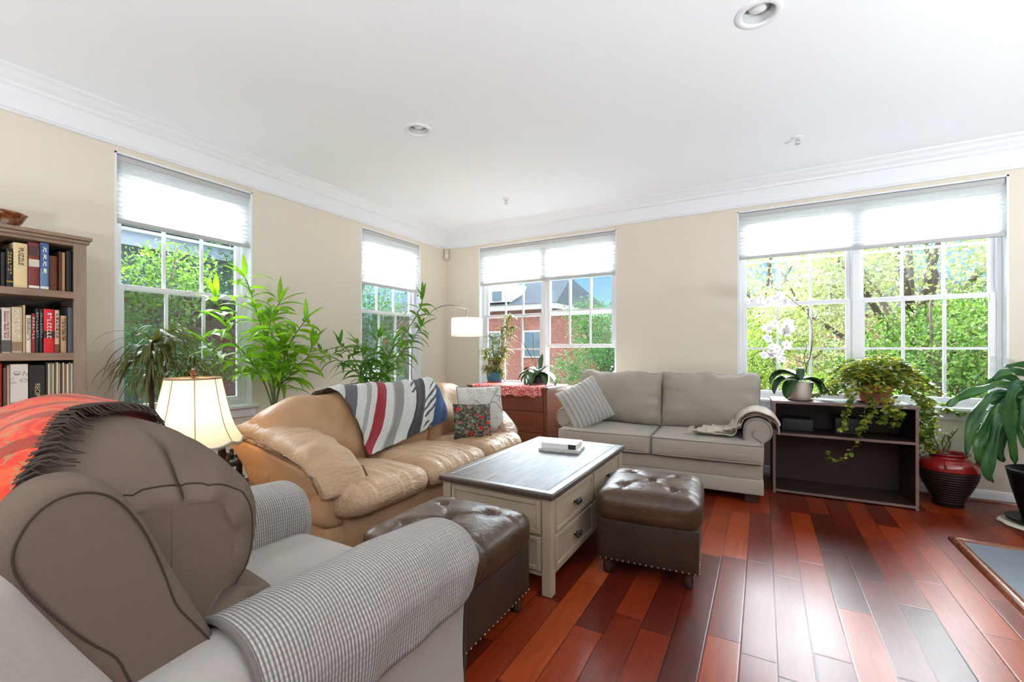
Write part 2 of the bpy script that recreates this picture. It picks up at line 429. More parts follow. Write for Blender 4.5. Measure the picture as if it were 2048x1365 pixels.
def wall(name, ops, a0, a1, left):
    b = MB(); segs = []
    def bx(p0, p1, z0, z1):
        if left: b.box(-WT, 0, p0, p1, z0, z1)
        else: b.box(p0, p1, 0, WT, z0, z1)
    cur = a0
    for (o0, o1) in ops:
        bx(cur, o0, 0, H); bx(o0, o1, 0, WZ0); bx(o0, o1, WZ1, H); cur = o1
    bx(cur, a1, 0, H)
    return struct(b.build(name, M['wall'], smooth=False))
wall('wall_left', [W1, W2], RY, 0, True)
wall('wall_back', [W3, W4], -WT, RX, False)
# unseen side and rear walls; dark finish added to cut fill light
M['darkened_wall'] = wood('darkened_unseen_wall', (0.05, 0.022, 0.012), (0.11, 0.05, 0.028), 'z', 2, 0.5)
struct(MB().box(RX, RX + WT, RY, WT, 0, H).build('wall_right', M['darkened_wall'], smooth=False))
struct(MB().box(-WT, RX, RY - WT, RY, 0, H).build('wall_front', M['darkened_wall'], smooth=False))
CROWN = [(0, 2.498), (0.020, 2.498), (0.024, 2.506), (0.020, 2.516), (0.012, 2.522), (0.012, 2.640), (0.020, 2.648), (0.028, 2.652), (0.030, 2.664), (0.036, 2.672),
         (0.052, 2.684), (0.062, 2.700), (0.070, 2.716), (0.082, 2.722), (0.090, 2.728), (0.094, 2.74), (0, 2.74)]
def mould(name, prof, left, start, end, mitre=True):
    b = MB(); n = len(prof); vs = []
    for k, e in enumerate((start, end)):
        for (p, z) in prof:
            if left: vs.append((p, (e - p) if (k == 0 and mitre) else e, z))
            else: vs.append(((e + p) if (k == 0 and mitre) else e, -p, z))
    b.add(vs, [tuple(range(n)), tuple(range(n, 2 * n))] + [(i, (i + 1) % n, n + (i + 1) % n, n + i) for i in range(n)])
    return struct(b.build(name, M['white'], smooth='auto'))
mould('trim_1', CROWN, True, 0, RY); mould('trim_2', CROWN, False, 0, RX)
BASE = [(0, 0), (0.026, 0), (0.026, 0.014), (0.018, 0.022), (0.014, 0.024), (0.014, 0.060), (0.010, 0.072), (0.006, 0.080), (0.004, 0.088), (0, 0.088)]
BASE = [(0, 0), (0.014, 0), (0.014, 0.058), (0.010, 0.068), (0.009, 0.076), (0.004, 0.084), (0, 0.086)]
mould('baseboard_left', BASE, True, 0, RY); mould('baseboard_back', BASE, False, 0, RX)
SHOE = [(0.014, 0), (0.034, 0), (0.032, 0.008), (0.026, 0.015), (0.018, 0.018), (0.014, 0.018)]
b = MB()
q = mould('trim_3', SHOE, False, 0, RX); q.data.materials.clear(); M['cherrytrim'] = wood('cherry_trim', (0.12, 0.03, 0.012), (0.26, 0.075, 0.03), 'x', 2, 0.25, 0.03, coat=0.4); q.data.materials.append(M['cherrytrim'])

def window(n, wl, a0, a1, units, shade_z, raised=(), screens=(), rows_low=2):
    left = wl == 'left'
    def V(a, d, z): return (-d, a, z) if left else (a, d, z)
    def bx(b, p0, p1, d0, d1, z0, z1):
        if left: b.box(-d1, -d0, p0, p1, z0, z1)
        else: b.box(p0, p1, d0, d1, z0, z1)
    mid = (a0 + a1) / 2
    root = bpy.data.objects.new('window_%d' % n, None); COL.objects.link(root); root.location = (0, 0, 0); struct(root)
    # jamb liner (white return of the opening)
    b = MB(); t = 0.012
    bx(b, a0, a0 + t, -0.001, WT, WZ0, WZ1); bx(b, a1 - t, a1, -0.001, WT, WZ0, WZ1); bx(b, a0, a1, -0.001, WT, WZ1 - t, WZ1); bx(b, a0, a1, 0.0, WT, WZ0, WZ0 + t)
    b.build('jamb_liner', M['white'], root, smooth=False)
    # stool and apron
    b = MB(); bx(b, a0 - 0.035, a1 + 0.035, -0.045, 0.0, WZ0 - 0.012, WZ0 + 0.012); bx(b, a0, a1, -0.0, 0.085, WZ0 + .006, WZ0 + 0.016); b.build('sill', M['white'], root, smooth=False, bevel=0.004)
    b = MB(); bx(b, a0 - 0.015, a1 + 0.015, -0.016, 0.0, WZ0 - 0.085, WZ0 - 0.012); b.build('apron', M['white'], root, smooth=False, bevel=0.004)
    w = (a1 - a0 - 2 * t) / units
    for k in range(units):
        u0 = a0 + t + w * k; u1 = u0 + w
        f = MB(); fw = 0.030
        bx(f, u0, u0 + fw, 0.07, 0.15, WZ0 + t, WZ1 - t); bx(f, u1 - fw, u1, 0.07, 0.15, WZ0 + t, WZ1 - t)
        bx(f, u0 + fw, u1 - fw, 0.071, 0.149, WZ1 - t - 0.03, WZ1 - t); bx(f, u0 + fw, u1 - fw, 0.071, 0.149, WZ0 + t, WZ0 + t + 0.028)
        fr = f.build('window_frame', M['vinyl'], root, smooth=False, bevel=0.003)
        for wh in ('upper', 'lower'):
            dz = 0.45 if (wh == 'lower' and k in raised) else 0
            z0, z1 = (1.565, WZ1 - t - 0.03) if wh == 'upper' else (WZ0 + t + 0.028 + dz, 1.60 + dz)
            d0, d1 = (0.112, 0.142) if wh == 'upper' else (0.078, 0.108)
            sw = 0.036 if wh == 'lower' else 0.032
            s0, s1 = u0 + fw, u1 - fw
            s = MB(); bx(s, s0, s0 + sw, d0, d1, z0, z1); bx(s, s1 - sw, s1, d0, d1, z0, z1); bx(s, s0 + sw, s1 - sw, d0 + .001, d1 - .001, z0 + .0005, z0 + (0.036 if wh == 'upper' else 0.042)); bx(s, s0 + sw, s1 - sw, d0 + .001, d1 - .001, z1 - 0.034, z1 - .0005)
            so_ = s.build('sash', M['vinyl'], root, smooth=False, bevel=0.003)
            g0, g1, h0, h1 = s0 + sw, s1 - sw, z0 + 0.03, z1 - 0.03
            m = MB(); mw = 0.010
            for q in (1, 2):
                c = g0 + (g1 - g0) * q / 3; bx(m, c - mw, c + mw, (d0 + d1) / 2 - 0.008, (d0 + d1) / 2 + 0.008, h0, h1)
            if wh == 'upper' or rows_low == 2:
                c = (h0 + h1) / 2; bx(m, g0, g1, (d0 + d1) / 2 - 0.0075, (d0 + d1) / 2 + 0.0075, c - mw, c + mw)
            m.build('muntins', M['vinyl'], so_, smooth=False)
            p = MB(); bx(p, g0 - .005, g1 + .005, (d0 + d1) / 2 - 0.002, (d0 + d1) / 2 + 0.002, h0, h1); p.build('glass', M['glass'], so_, smooth=False)
        if k in screens:
            p = MB(); bx(p, u0 + fw, u1 - fw, 0.146, 0.147, WZ0 + t + .03, 1.57); p.build('insect_screen', M['screen'], root, smooth=False)
    if units == 2:
        b = MB(); c = (a0 + a1) / 2; bx(b, c - 0.022, c + 0.022, 0.06, 0.07, WZ0 + t, WZ1 - t); b.build('mullion', M['vinyl'], root, smooth=False)
    # exterior brick mould
    return root
window(1, 'left', *W1, 1, 2.015, screens=(0,), rows_low=1)
window(2, 'left', *W2, 1, 1.87, screens=(0,), rows_low=1)
window(3, 'back', *W3, 2, 1.99, raised=(1,))
window(4, 'back', *W4, 2, 2.02)

def shade(left, a0, a1, zb, label, slope=0):
    r = empty('pleated_shade', (0, (a0 + a1) / 2, WZ1) if left else ((a0 + a1) / 2, 0, WZ1), label, 'window shade')
    h = (a1 - a0) / 2 - 0.016
    def T(a, d, z): return Vector((-d, a, z)) if left else Vector((a, d, z))
    def bx(b, p0, p1, d0, d1, z0, z1):
        if left: b.box(-d1, -d0, p0, p1, z0, z1)
        else: b.box(p0, p1, d0, d1, z0, z1)
    b = MB(); bx(b, -h, h, 0.012, 0.058, -0.052, -0.016); b.build('headrail', M['rail'], r, smooth=False, bevel=0.003)
    zt = -0.052; zz = zb - WZ1; tot = zt - zz - 0.028
    # pleats: open cells above, packed closer towards the bottom rail
    n = 13; ws = [1.0 if k < 9 else (0.75 if k < 11 else 0.3) for k in range(n)]; S = sum(ws)
    for d_s in (1,):
        pts = []; z = zt
        for w_ in ws:
            pts.append((0.018, z)); z -= tot * w_ / S / 2; pts.append((0.038, z)); z -= tot * w_ / S / 2
        pts.append((0.020, z))
        b = MB(); vs = []
        for (d, z) in pts: vs += [T(-h, d, z), T(h, d, z)]
        b.add(vs, [(2 * i, 2 * i + 1, 2 * i + 3, 2 * i + 2) for i in range(len(pts) - 1)])
        b.build('pleated_fabric', M['shade'], r, smooth=False, fix=False)
    b = MB(); bx(b, -h, h, 0.010, 0.044, zz, zz + 0.028); b.build('bottom_rail', M['rail'], r, smooth=False, bevel=0.004)
    return r
shade(True, *W1, 2.0, 'white pleated shade half down in the window behind the lamp and bookcase')
shade(True, *W2, 1.86, 'white pleated shade in the narrow window next to the room corner')
shade(False, *W3, 1.975, 'white pleated shade above the chest with the red runner')
shade(False, *W4, 2.01, 'wide white pleated shade above the dark open cabinet')

# ceiling fittings
M['chrome'] = plain('chrome', (0.75, 0.75, 0.74), 0.2, 1.0)
M['can'] = plain('can_baffle', (0.62, 0.62, 0.60), 0.45)
M['bulb'] = plain('frosted_bulb', (0.85, 0.85, 0.84), 0.25)
for i, (x, y) in enumerate(CANS):
    lab = ['white recessed ceiling light nearer the room corner', 'white recessed ceiling light at the top edge, nearest the camera'][i]
    r = empty('recessed_light', (x, y, H), lab, 'ceiling light', group='recessed ceiling lights')
    MB().lathe([(0.100, 0.0), (0.100, -0.004), (0.092, -0.008), (0.076, -0.010), (0.072, -0.006), (0.070, 0.0)], 40).build('trim_ring', M['white'], r)
    MB().lathe([(0.076, -0.008), (0.072, 0.0), (0.070, 0.03), (0.064, 0.07), (0.058, 0.10), (0.001, 0.10)], 40).build('baffle', M['can'], r)
    MB().lathe([(0.001, 0.012), (0.022, 0.014), (0.040, 0.024), (0.046, 0.038), (0.036, 0.062), (0.020, 0.085), (0.018, 0.10)], 32).build('bulb', M['bulb'], r)
for i, p in enumerate(((3.926, -0.79), (1.359, -0.719))):
    r = empty('sprinkler_head', (*p, H), ['small white ceiling sprinkler above the wide window', 'small white ceiling sprinkler near the room corner'][i], 'sprinkler', group='ceiling sprinklers')
    MB().lathe([(0.040, 0), (0.040, -0.004), (0.03, -0.010), (0.012, -0.012), (0.001, -0.012)], 24).build('escutcheon', M['white'], r)
    b = MB(); b.tube([(0, 0, -0.01), (0, 0, -0.026)], 0.008); b.tube([(-0.012, 0, -0.02), (-0.014, 0, -0.035), (0, 0, -0.048), (0.014, 0, -0.035), (0.012, 0, -0.02)], 0.003); b.build('frame_arms', M['chrome'], r)
    MB().lathe([(0.001, -0.048), (0.018, -0.049), (0.018, -0.052), (0.001, -0.052)], 16).build('deflector', M['chrome'], r)
r = empty('motion_sensor', (0.045, -0.045, 2.43), 'small cream motion sensor high in the room corner', 'motion sensor')
MB().rbox(-0.032, 0.032, -0.022, 0.022, -0.075, 0.065, r=0.02, M=Matrix.Rotation(PI / 4, 4, 'Z')).build('housing', plain('sensor_plastic', (0.62, 0.56, 0.47), 0.4), r)
MB().rbox(-0.022, 0.022, -0.032, -0.018, -0.055, -0.005, r=0.01, M=Matrix.Rotation(PI / 4, 4, 'Z')).build('lens', plain('sensor_lens', (0.7, 0.66, 0.6), 0.3), r)

# hearth: slate slab with a cherry border set in the floor
r = empty('hearth', (4.68, -1.05, 0), 'grey slate hearth slab with a cherry wood border at right edge', 'hearth')
MB().box(0.05, 1.6, -2.6, -0.05, 0.0, 0.012).build('slate_slab', plain('slate', (0.10, 0.115, 0.135), 0.6, bump=0.3, bscale=40, var=0.2), r, smooth=False)
def hb(p0, p1, p2, p3):
    b = MB(); n = 7; prof = [(-0.0, 0.0), (0.002, 0.012), (0.012, 0.022), (0.028, 0.026), (0.045, 0.022), (0.055, 0.013), (0.055, 0.0)]
    vs = []
    for (a, bb) in ((p0, p1), (p2, p3)):
        for (t, z) in prof:
            q = Vector(a).lerp(Vector(bb), t / 0.055); vs.append((q.x, q.y, z))
    b.add(vs, [tuple(range(n)), tuple(range(n, 2 * n))] + [(i, (i + 1) % n, n + (i + 1) % n, n + i) for i in range(n)])
    return b.build('wood_border', M['cherrytrim'], r, smooth='auto')
hb((0, 0, 0), (0.055, -0.055, 0), (0, -2.6, 0), (0.055, -2.6, 0)); hb((0, 0, 0), (0.055, -0.055, 0), (1.6, 0, 0), (1.6, -0.055, 0))
# ================================================================== coffee table
M['cream'] = plain('antique_cream_paint', (0.33, 0.26, 0.18), 0.5, bump=0.1, bscale=30, var=0.08)
M['knob'] = plain('black_knob', (0.012, 0.012, 0.013), 0.35)
def mat_tabletop():
    g = NG('grey_brown_plank_top'); co = g.coord(); s = g.n('SeparateXYZ'); g.t.links.new(co, s.inputs[0])
    xr = g.math('DIVIDE', g.math('ADD', s.outputs[0], 0.28), 0.112); row = g.math('FLOOR', xr); fx = g.math('SUBTRACT', xr, row)
    e = g.math('MINIMUM', fx, g.math('SUBTRACT', 1.0, fx))
    wn = g.n('TexWhiteNoise', noise_dimensions='1D'); g.set(wn.inputs['W'], row)
    c2 = g.coord(scale=(14, 1.0, 14)); gr = g.noise(c2, 5, 6, .7, .6)
    c = g.mix(g.ramp(gr, [(0.35, (0, 0, 0)), (0.7, (1, 1, 1))]), (0.05, 0.04, 0.038), (0.20, 0.175, 0.165))
    c = g.mix(g.math('MULTIPLY', wn.outputs['Value'], 0.4), c, (0.09, 0.075, 0.07))
    m = g.n('MapRange'); g.set(m.inputs['Value'], e); m.inputs['From Max'].default_value = 0.03
    c = g.mix(m.outputs[0], (0.02, 0.015, 0.012), c)
    nrm = g.bump(m.outputs[0], 0.4, 0.002); nrm = g.bump(gr, 0.15, 0.002, nrm)
    return g.pbr(c, 0.45, 0, nrm, spec=0.35)
T_ = empty('coffee_table', (2.535, -2.255, 0), 'cream painted coffee table with a dark plank top and black knobs', 'coffee table')
hw, hl, tz = 0.335, 0.605, 0.488
M['ttop'] = mat_tabletop(); M['tborder'] = wood('dark_table_border', (0.035, 0.024, 0.018), (0.10, 0.07, 0.055), 'y', 2, 0.35, 0.1)
MB().box(-hw + .05, hw - .05, -hl + .05, hl - .05, tz - .02, tz - 0.0005).build('plank_top', M['ttop'], T_, smooth=False)
def ring(b, x, y, w, z0, z1):
    vs = [(sx * (x - k), sy * (y - k), z) for z in (z0, z1) for k in (0, w) for (sx, sy) in ((-1, -1), (1, -1), (1, 1), (-1, 1))]
    fs = []
    for i in range(4):
        j = (i + 1) % 4; fs += [(i, j, 8 + j, 8 + i), (4 + i, 12 + i, 12 + j, 4 + j), (8 + i, 8 + j, 12 + j, 12 + i), (i, 4 + i, 4 + j, j)]
    b.add(vs, fs)
b = MB(); ring(b, hw, hl, .055, tz - .030, tz); b.build('top_border', M['tborder'], T_, smooth='auto', bevel=0.009)
b = MB(); b.box(-hw + .03, hw - .03, -hl + .03, hl - .03, 0.085, tz - .030)
b.build('carcass', M['cream'], T_, smooth=False)
for sx in (-1, 1):
    for sy in (-1, 1):
        MB().box(min(sx * (hw - .018), sx * (hw - .068)), max(sx * (hw - .018), sx * (hw - .068)), min(sy * (hl - .018), sy * (hl - .068)), max(sy * (hl - .018), sy * (hl - .068)), 0, tz - .031).build('leg', M['cream'], T_, smooth='auto', bevel=0.004)
def panel(x0, x1, y0, y1, z0, z1, nx, ny, t=0.012, w=0.022, name='drawer', knobs=0, P=T_):
    # raised frame drawer front facing (nx, ny)
    b = MB()
    def bx(a0, a1, c0, c1, d0, d1):
        if nx: b.box(x0 + (d0 if nx > 0 else -d1), x0 + (d1 if nx > 0 else -d0), a0, a1, c0, c1)
        else: b.box(a0, a1, y0 + (d0 if ny > 0 else -d1), y0 + (d1 if ny > 0 else -d0), c0, c1)
    a0, a1 = (y0, y1) if nx else (x0, x1)
    bx(a0, a1, z0, z1, 0, 0.006); bx(a0, a0 + w, z0, z1, 0.006, t); bx(a1 - w, a1, z0, z1, 0.006, t); bx(a0 + w, a1 - w, z0, z0 + w, 0.006, t); bx(a0 + w, a1 - w, z1 - w, z1, 0.006, t)
    o = b.build(name, M['cream'], P, smooth='auto', bevel=0.003)
    for k in range(knobs):
        c = (a0 + a1) / 2 + (k - (knobs - 1) / 2) * 0.034; zc = (z0 + z1) / 2
        R = Matrix.Rotation(PI / 2, 4, 'Y') if nx > 0 else (Matrix.Rotation(-PI / 2, 4, 'Y') if nx < 0 else Matrix.Rotation(PI / 2 if ny < 0 else -PI / 2, 4, 'X'))
        kb = MB().lathe([(0.005, 0), (0.005, 0.012), (0.014, 0.016), (0.016, 0.022), (0.012, 0.028), (0.001, 0.029)], 16)
        loc = Vector((x0 + nx * t * .5, c, zc)) if nx else Vector((c, y0 + ny * t * .5, zc))
        kb.v = [tuple(R @ Vector(p) + loc) for p in kb.v]; kb.build('knob', M['knob'], o)
    return o
for sx in (-1, 1):
    for (y0, y1) in ((-hl + .075, -0.012), (0.012, hl - .075)):
        panel(sx * (hw - .03), 0, y0, y1, 0.283, 0.440, sx, 0, knobs=2); panel(sx * (hw - .03), 0, y0, y1, 0.112, 0.268, sx, 0, knobs=2)
for sy in (-1, 1):
    panel(-hw + .075, hw - .075, sy * (hl - .03), 0, 0.283, 0.440, 0, sy, name='end_panel'); panel(-hw + .075, hw - .075, sy * (hl - .03), 0, 0.112, 0.268, 0, sy, name='end_panel')

def text_mesh(name, txt, size, mat, parent, loc, M3, sx=1.0, depth=0.0006):
    cu = bpy.data.curves.new(name, 'FONT'); cu.body = txt; cu.size = size; cu.align_x = 'CENTER'; cu.align_y = 'CENTER'; cu.extrude = depth
    t = bpy.data.objects.new('tmp_text', cu); me = bpy.data.meshes.new_from_object(t); bpy.data.objects.remove(t); bpy.data.curves.remove(cu)
    me.name = name
    for v in me.vertices: v.co = M3 @ Vector((v.co.x * sx, v.co.y, v.co.z))
    me.materials.clear(); me.materials.append(mat)
    o = bpy.data.objects.new(name, me); COL.objects.link(o); o.parent = parent; o.location = loc
    return o
M['page'] = plain('book_pages', (0.62, 0.58, 0.50), 0.8)
M['ink'] = plain('black_ink', (0.015, 0.015, 0.017), 0.6)
def flatbook(loc, w, l, h, rz, mc, label, spine_mat, txt=None, band=None):
    r = empty('book', loc, label, 'book', rz=rz, group='books on the coffee table')
    b = MB(); t = 0.003; b.box(-l / 2, l / 2, -w / 2, w / 2, 0, t); b.box(-l / 2, l / 2, -w / 2, w / 2, h - t, h); b.box(-l / 2, l / 2, -w / 2, -w / 2 + t, t, h - t)
    b.build('cover', mc, r, smooth='auto', bevel=0.001)
    MB().box(-l / 2 + .004, l / 2 - .004, -w / 2 + t, w / 2 - .005, t, h - t).build('pages', M['page'], r, smooth=False)
    if band:
        MB().box(l / 2 - band, l / 2 + .0006, -w / 2 - .0006, w / 2 * .3, h * 0.04, h * .96).build('dark_band', M['ink'], r, smooth=False) if False else None
        MB().box(l / 2 - band, l / 2 + .0004, -w / 2 - .0006, -w / 2 + .002, 0.0, h + .0004).build('spine_end', M['ink'], r, smooth=False)
    if txt: text_mesh('spine_text', txt, h * .55, M['ink'], r, (-.02, -w / 2 - .0004, h / 2), Matrix(((1, 0, 0), (0, 0, -1), (0, 1, 0))))
    return r
M['bookwhite'] = plain('white_book_cover', (0.66, 0.66, 0.66), 0.35)
M['bookgrey'] = plain('pale_grey_book_cover', (0.50, 0.50, 0.47), 0.4)
bz = 0.488
flatbook((2.535, -1.975, bz + .0005), 0.20, 0.27, 0.019, 0.16, M['bookgrey'], 'pale grey book lying underneath the white book on the coffee table', None)
flatbook((2.53, -1.965, bz + .020), 0.175, 0.235, 0.031, 0.10, M['bookwhite'], 'white book with a black spine end, on top of the other book', None, band=0.05)

# ================================================================== ottomans
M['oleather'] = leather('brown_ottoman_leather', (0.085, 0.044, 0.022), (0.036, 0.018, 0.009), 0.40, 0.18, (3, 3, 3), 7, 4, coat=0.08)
M['oleather_shaded'] = leather('shaded_ottoman_side_leather', (0.040, 0.020, 0.011), (0.022, 0.010, 0.006), 0.5, 0.15, (3, 3, 3), 7, 4)  # same leather darkened: shade on the ottoman sides put into the colour
M['nail'] = plain('nailhead', (0.35, 0.28, 0.18), 0.3, 0.9)
M['darkwood'] = wood('dark_foot_wood', (0.02, 0.009, 0.006), (0.05, 0.02, 0.012), 'z', 3, 0.35)
def ottoman(x, y, rz, hx, hy, label):
    r = empty('tufted_ottoman', (x, y, 0), label, 'ottoman', rz=rz, group='brown leather ottomans')
    bt = [(0, 0)] + [(sx * hx * .48, sy * hy * .48) for sx in (-1, 1) for sy in (-1, 1)]
    def lid(p):
        q = Vector(p); top = max(0, min(1, (q.z - 0.33) / 0.10))
        dz = 0
        for (bx_, by_) in bt:
            d = math.hypot(q.x - bx_, q.y - by_); 
            an = math.atan2(q.y - by_, q.x - bx_)
            dz -= 0.030 * math.exp(-(d / 0.017) ** 2) + 0.012 * math.exp(-(d / 0.050) ** 2) - 0.0035 * math.sin(an * 9) * math.exp(-((d - .03) / .022) ** 2)
        # creases between buttons and out to the edges
        def seg(a, b2, dep, wd):
            a = Vector(a); b2 = Vector(b2); pp = Vector((q.x, q.y)); ab = b2 - a; t = max(0, min(1, (pp - a).dot(ab) / ab.length_squared)); d = (pp - a - ab * t).length
            return -dep * math.exp(-(d / wd) ** 2)
        for k in range(1, 5): dz += seg(bt[0], bt[k], 0.007, 0.011)
        for (bx_, by_) in bt[1:]:
            dz += seg((bx_, by_), (bx_, math.copysign(hy * 1.1, by_)), 0.004, 0.008); dz += seg((bx_, by_), (math.copysign(hx * 1.1, bx_), by_), 0.004, 0.008)
        q.z += dz * top
        # vertical seams on the sides
        side = 1 - top
        for s_ in (hx * .48, -hx * .48):
            if abs(q.y) > hy * .8: q.y -= math.copysign(0.004 * math.exp(-((q.x - s_) / .008) ** 2), q.y)
            if abs(q.x) > hx * .8: q.x -= math.copysign(0.004 * math.exp(-((q.y - s_) / .008) ** 2), q.x)
        return q
    MB().rbox(-hx, hx, -hy, hy, 0.275, 0.425, r=0.05, n=76, puff=(0.012, 0.012, 0.026), fn=lid, pw=4).build('tufted_lid', M['oleather'], r, sub=0)
    for (bx_, by_) in bt:
        MB().sphere((bx_, by_, 0.405), 0.010, 12, (1, 1, .5)).build('button', M['oleather'], r)
    MB().rbox(-hx + .008, hx - .008, -hy + .008, hy - .008, 0.075, 0.30, r=0.018, n=8, puff=(.006, .006, 0)).build('upholstered_box', M['oleather_shaded'], r)
    n = 17
    for k in range(n):
        t = -1 + 2 * k / (n - 1)
        for (px_, py_) in ((t * (hx - .025), -hy + .007), (hx - .007, t * (hy - .025))): MB().sphere((px_, py_, 0.088), 0.0048, 6).build('nailhead', M['nail'], r)
    for sx in (-1, 1):
        for sy in (-1, 1):
            MB().lathe([(0.001, 0), (0.020, 0), (0.024, 0.012), (0.027, 0.03), (0.024, 0.05), (0.022, 0.056), (0.026, 0.066), (0.026, 0.078)], 20, (sx * (hx - .055), sy * (hy - .055), 0)).build('bun_foot', M['darkwood'], r)
    return r
ottoman(2.545, -3.205, 0.0, 0.262, 0.262, 'brown tufted leather ottoman between the recliner and the coffee table')
ottoman(3.175, -2.235, 0.10, 0.250, 0.262, 'brown tufted leather ottoman beside the drawers of the coffee table, on open floor')

# ================================================================== leather sofa  (faces +x)
M['sleather'] = leather('tan_sofa_leather', (0.47, 0.32, 0.195), (0.38, 0.235, 0.125), 0.44, 0.7, (7, 1.6, 4), 5, 2)
M['sleather2'] = leather('tan_sofa_leather_plain', (0.42, 0.255, 0.135), (0.36, 0.205, 0.10), 0.46, 0.25, (2, 2, 2), 4, 2)
def gather(fn_amp, freq, phase=0):
    return lambda t: fn_amp * (math.sin(t * freq + phase) + 0.5 * math.sin(t * freq * 2.3 + 1 + phase))
S_ = empty('leather_sofa', (1.55, -2.375, 0), 'tan leather three-seat sofa with pillowy arms and a knitted blanket over it', 'sofa')
YH = 0.93
rng = random.Random(3)
# lower front and base
def base_fn(p):
    q = Vector(p)
    if q.x > 0.2: q.x += 0.004 * math.sin(q.y * 95 + 3 * math.sin(q.y * 21)) * max(0, 1 - abs(q.z - .33) / .12)
    return q
MB().rbox(-0.32, 0.36, -YH + .10, YH - .10, 0.05, 0.36, r=0.06, n=90, puff=(0.03, 0, 0), fn=base_fn).build('base', M['sleather2'], S_)
# three seat cushions
for k in range(3):
    y0 = -YH + .02 + k * (2 * YH - .04) / 3; y1 = y0 + (2 * YH - .04) / 3
    ph = rng.uniform(0, 6)
    def cf(p, y0=y0, y1=y1, ph=ph):
        q = Vector(p); f = max(0, (q.x - 0.12) / 0.33); v = (q.y - y0) / (y1 - y0)
        w = math.sin(q.y * 120 + ph + 3.0 * math.sin(q.y * 27 + ph)) * 0.5 + 0.5 * math.sin(q.y * 71 + 2 * math.sin(q.x * 9))
        edge = math.exp(-((q.z - 0.40) / 0.06) ** 2)
        up_ = max(0, min(1, (q.z - .36) / .07)); q.z += 0.0055 * w * min(1, f * 1.4) * up_; q.x += 0.004 * w * edge * (1 if f > .6 else 0)
        q.z += 0.006 * math.sin(q.x * 18 + q.y * 7 + ph) * (1 - min(1, f))
        q.z -= 0.035 * max(0, f - .55) ** 1.3 * up_
        if k == 0: q.x -= 0.16 * max(0, (y0 + 0.14 - q.y) / 0.14) ** 2
        if k == 2: q.x -= 0.12 * max(0, (q.y - y1 + 0.14) / 0.14) ** 2
        return q
    MB().rbox(-0.20, 0.46, y0 + .002, y1 - .002, 0.318, 0.472, r=0.068, n=64, puff=(0.01, 0, 0.022), fn=cf).build('seat_cushion', M['sleather'], S_)
# back cushions (soft roll)
bp = spline([(-0.10, 0.40), (-0.055, 0.52), (-0.08, 0.66), (-0.15, 0.79), (-0.24, 0.865), (-0.34, 0.855), (-0.405, 0.77), (-0.40, 0.62), (-0.34, 0.42), (-0.22, 0.36)], 48)
for k in range(3):
    y0 = -YH + .02 + k * (2 * YH - .04) / 3; y1 = y0 + (2 * YH - .04) / 3; ph = rng.uniform(0, 6)
    def bf(p, y0=y0, y1=y1, ph=ph, k=k):
        q = Vector(p); h = max(0, (q.z - .5) / .35)
        q.x += 0.009 * math.sin(q.y * 15 + q.z * 19 + ph) + 0.004 * math.sin(q.y * 34 - q.z * 23 + ph) ; q.z += 0.005 * math.sin(q.y * 23 + ph) * h
        e = min(q.y - y0, y1 - q.y)
        q.x += 0.003 * math.sin(q.z * 60 + ph) * math.exp(-e / .05)
        if k == 0: q.z -= 0.10 * max(0, (y0 + .22 - q.y) / .22) ** 2 * h
        if k == 2: q.z -= 0.05 * max(0, (q.y - y1 + .2) / .2) ** 2 * h
        return q
    MB().loft(bp, y0 - (.0 if k else .03), y1 + (.0 if k < 2 else .03), 'y', er=0.07, n=26, fn=bf, ne=7).build('back_cushion', M['sleather2'], S_)
# outer back
MB().loft(spline([(-0.20, 0.06), (-0.22, 0.4), (-0.30, 0.75), (-0.37, 0.82), (-0.435, 0.78), (-0.43, 0.62), (-0.36, 0.35), (-0.34, 0.06)], 36), -YH + .16, YH - .10, 'y', er=0.03, n=6).build('back_frame', M['sleather2'], S_)
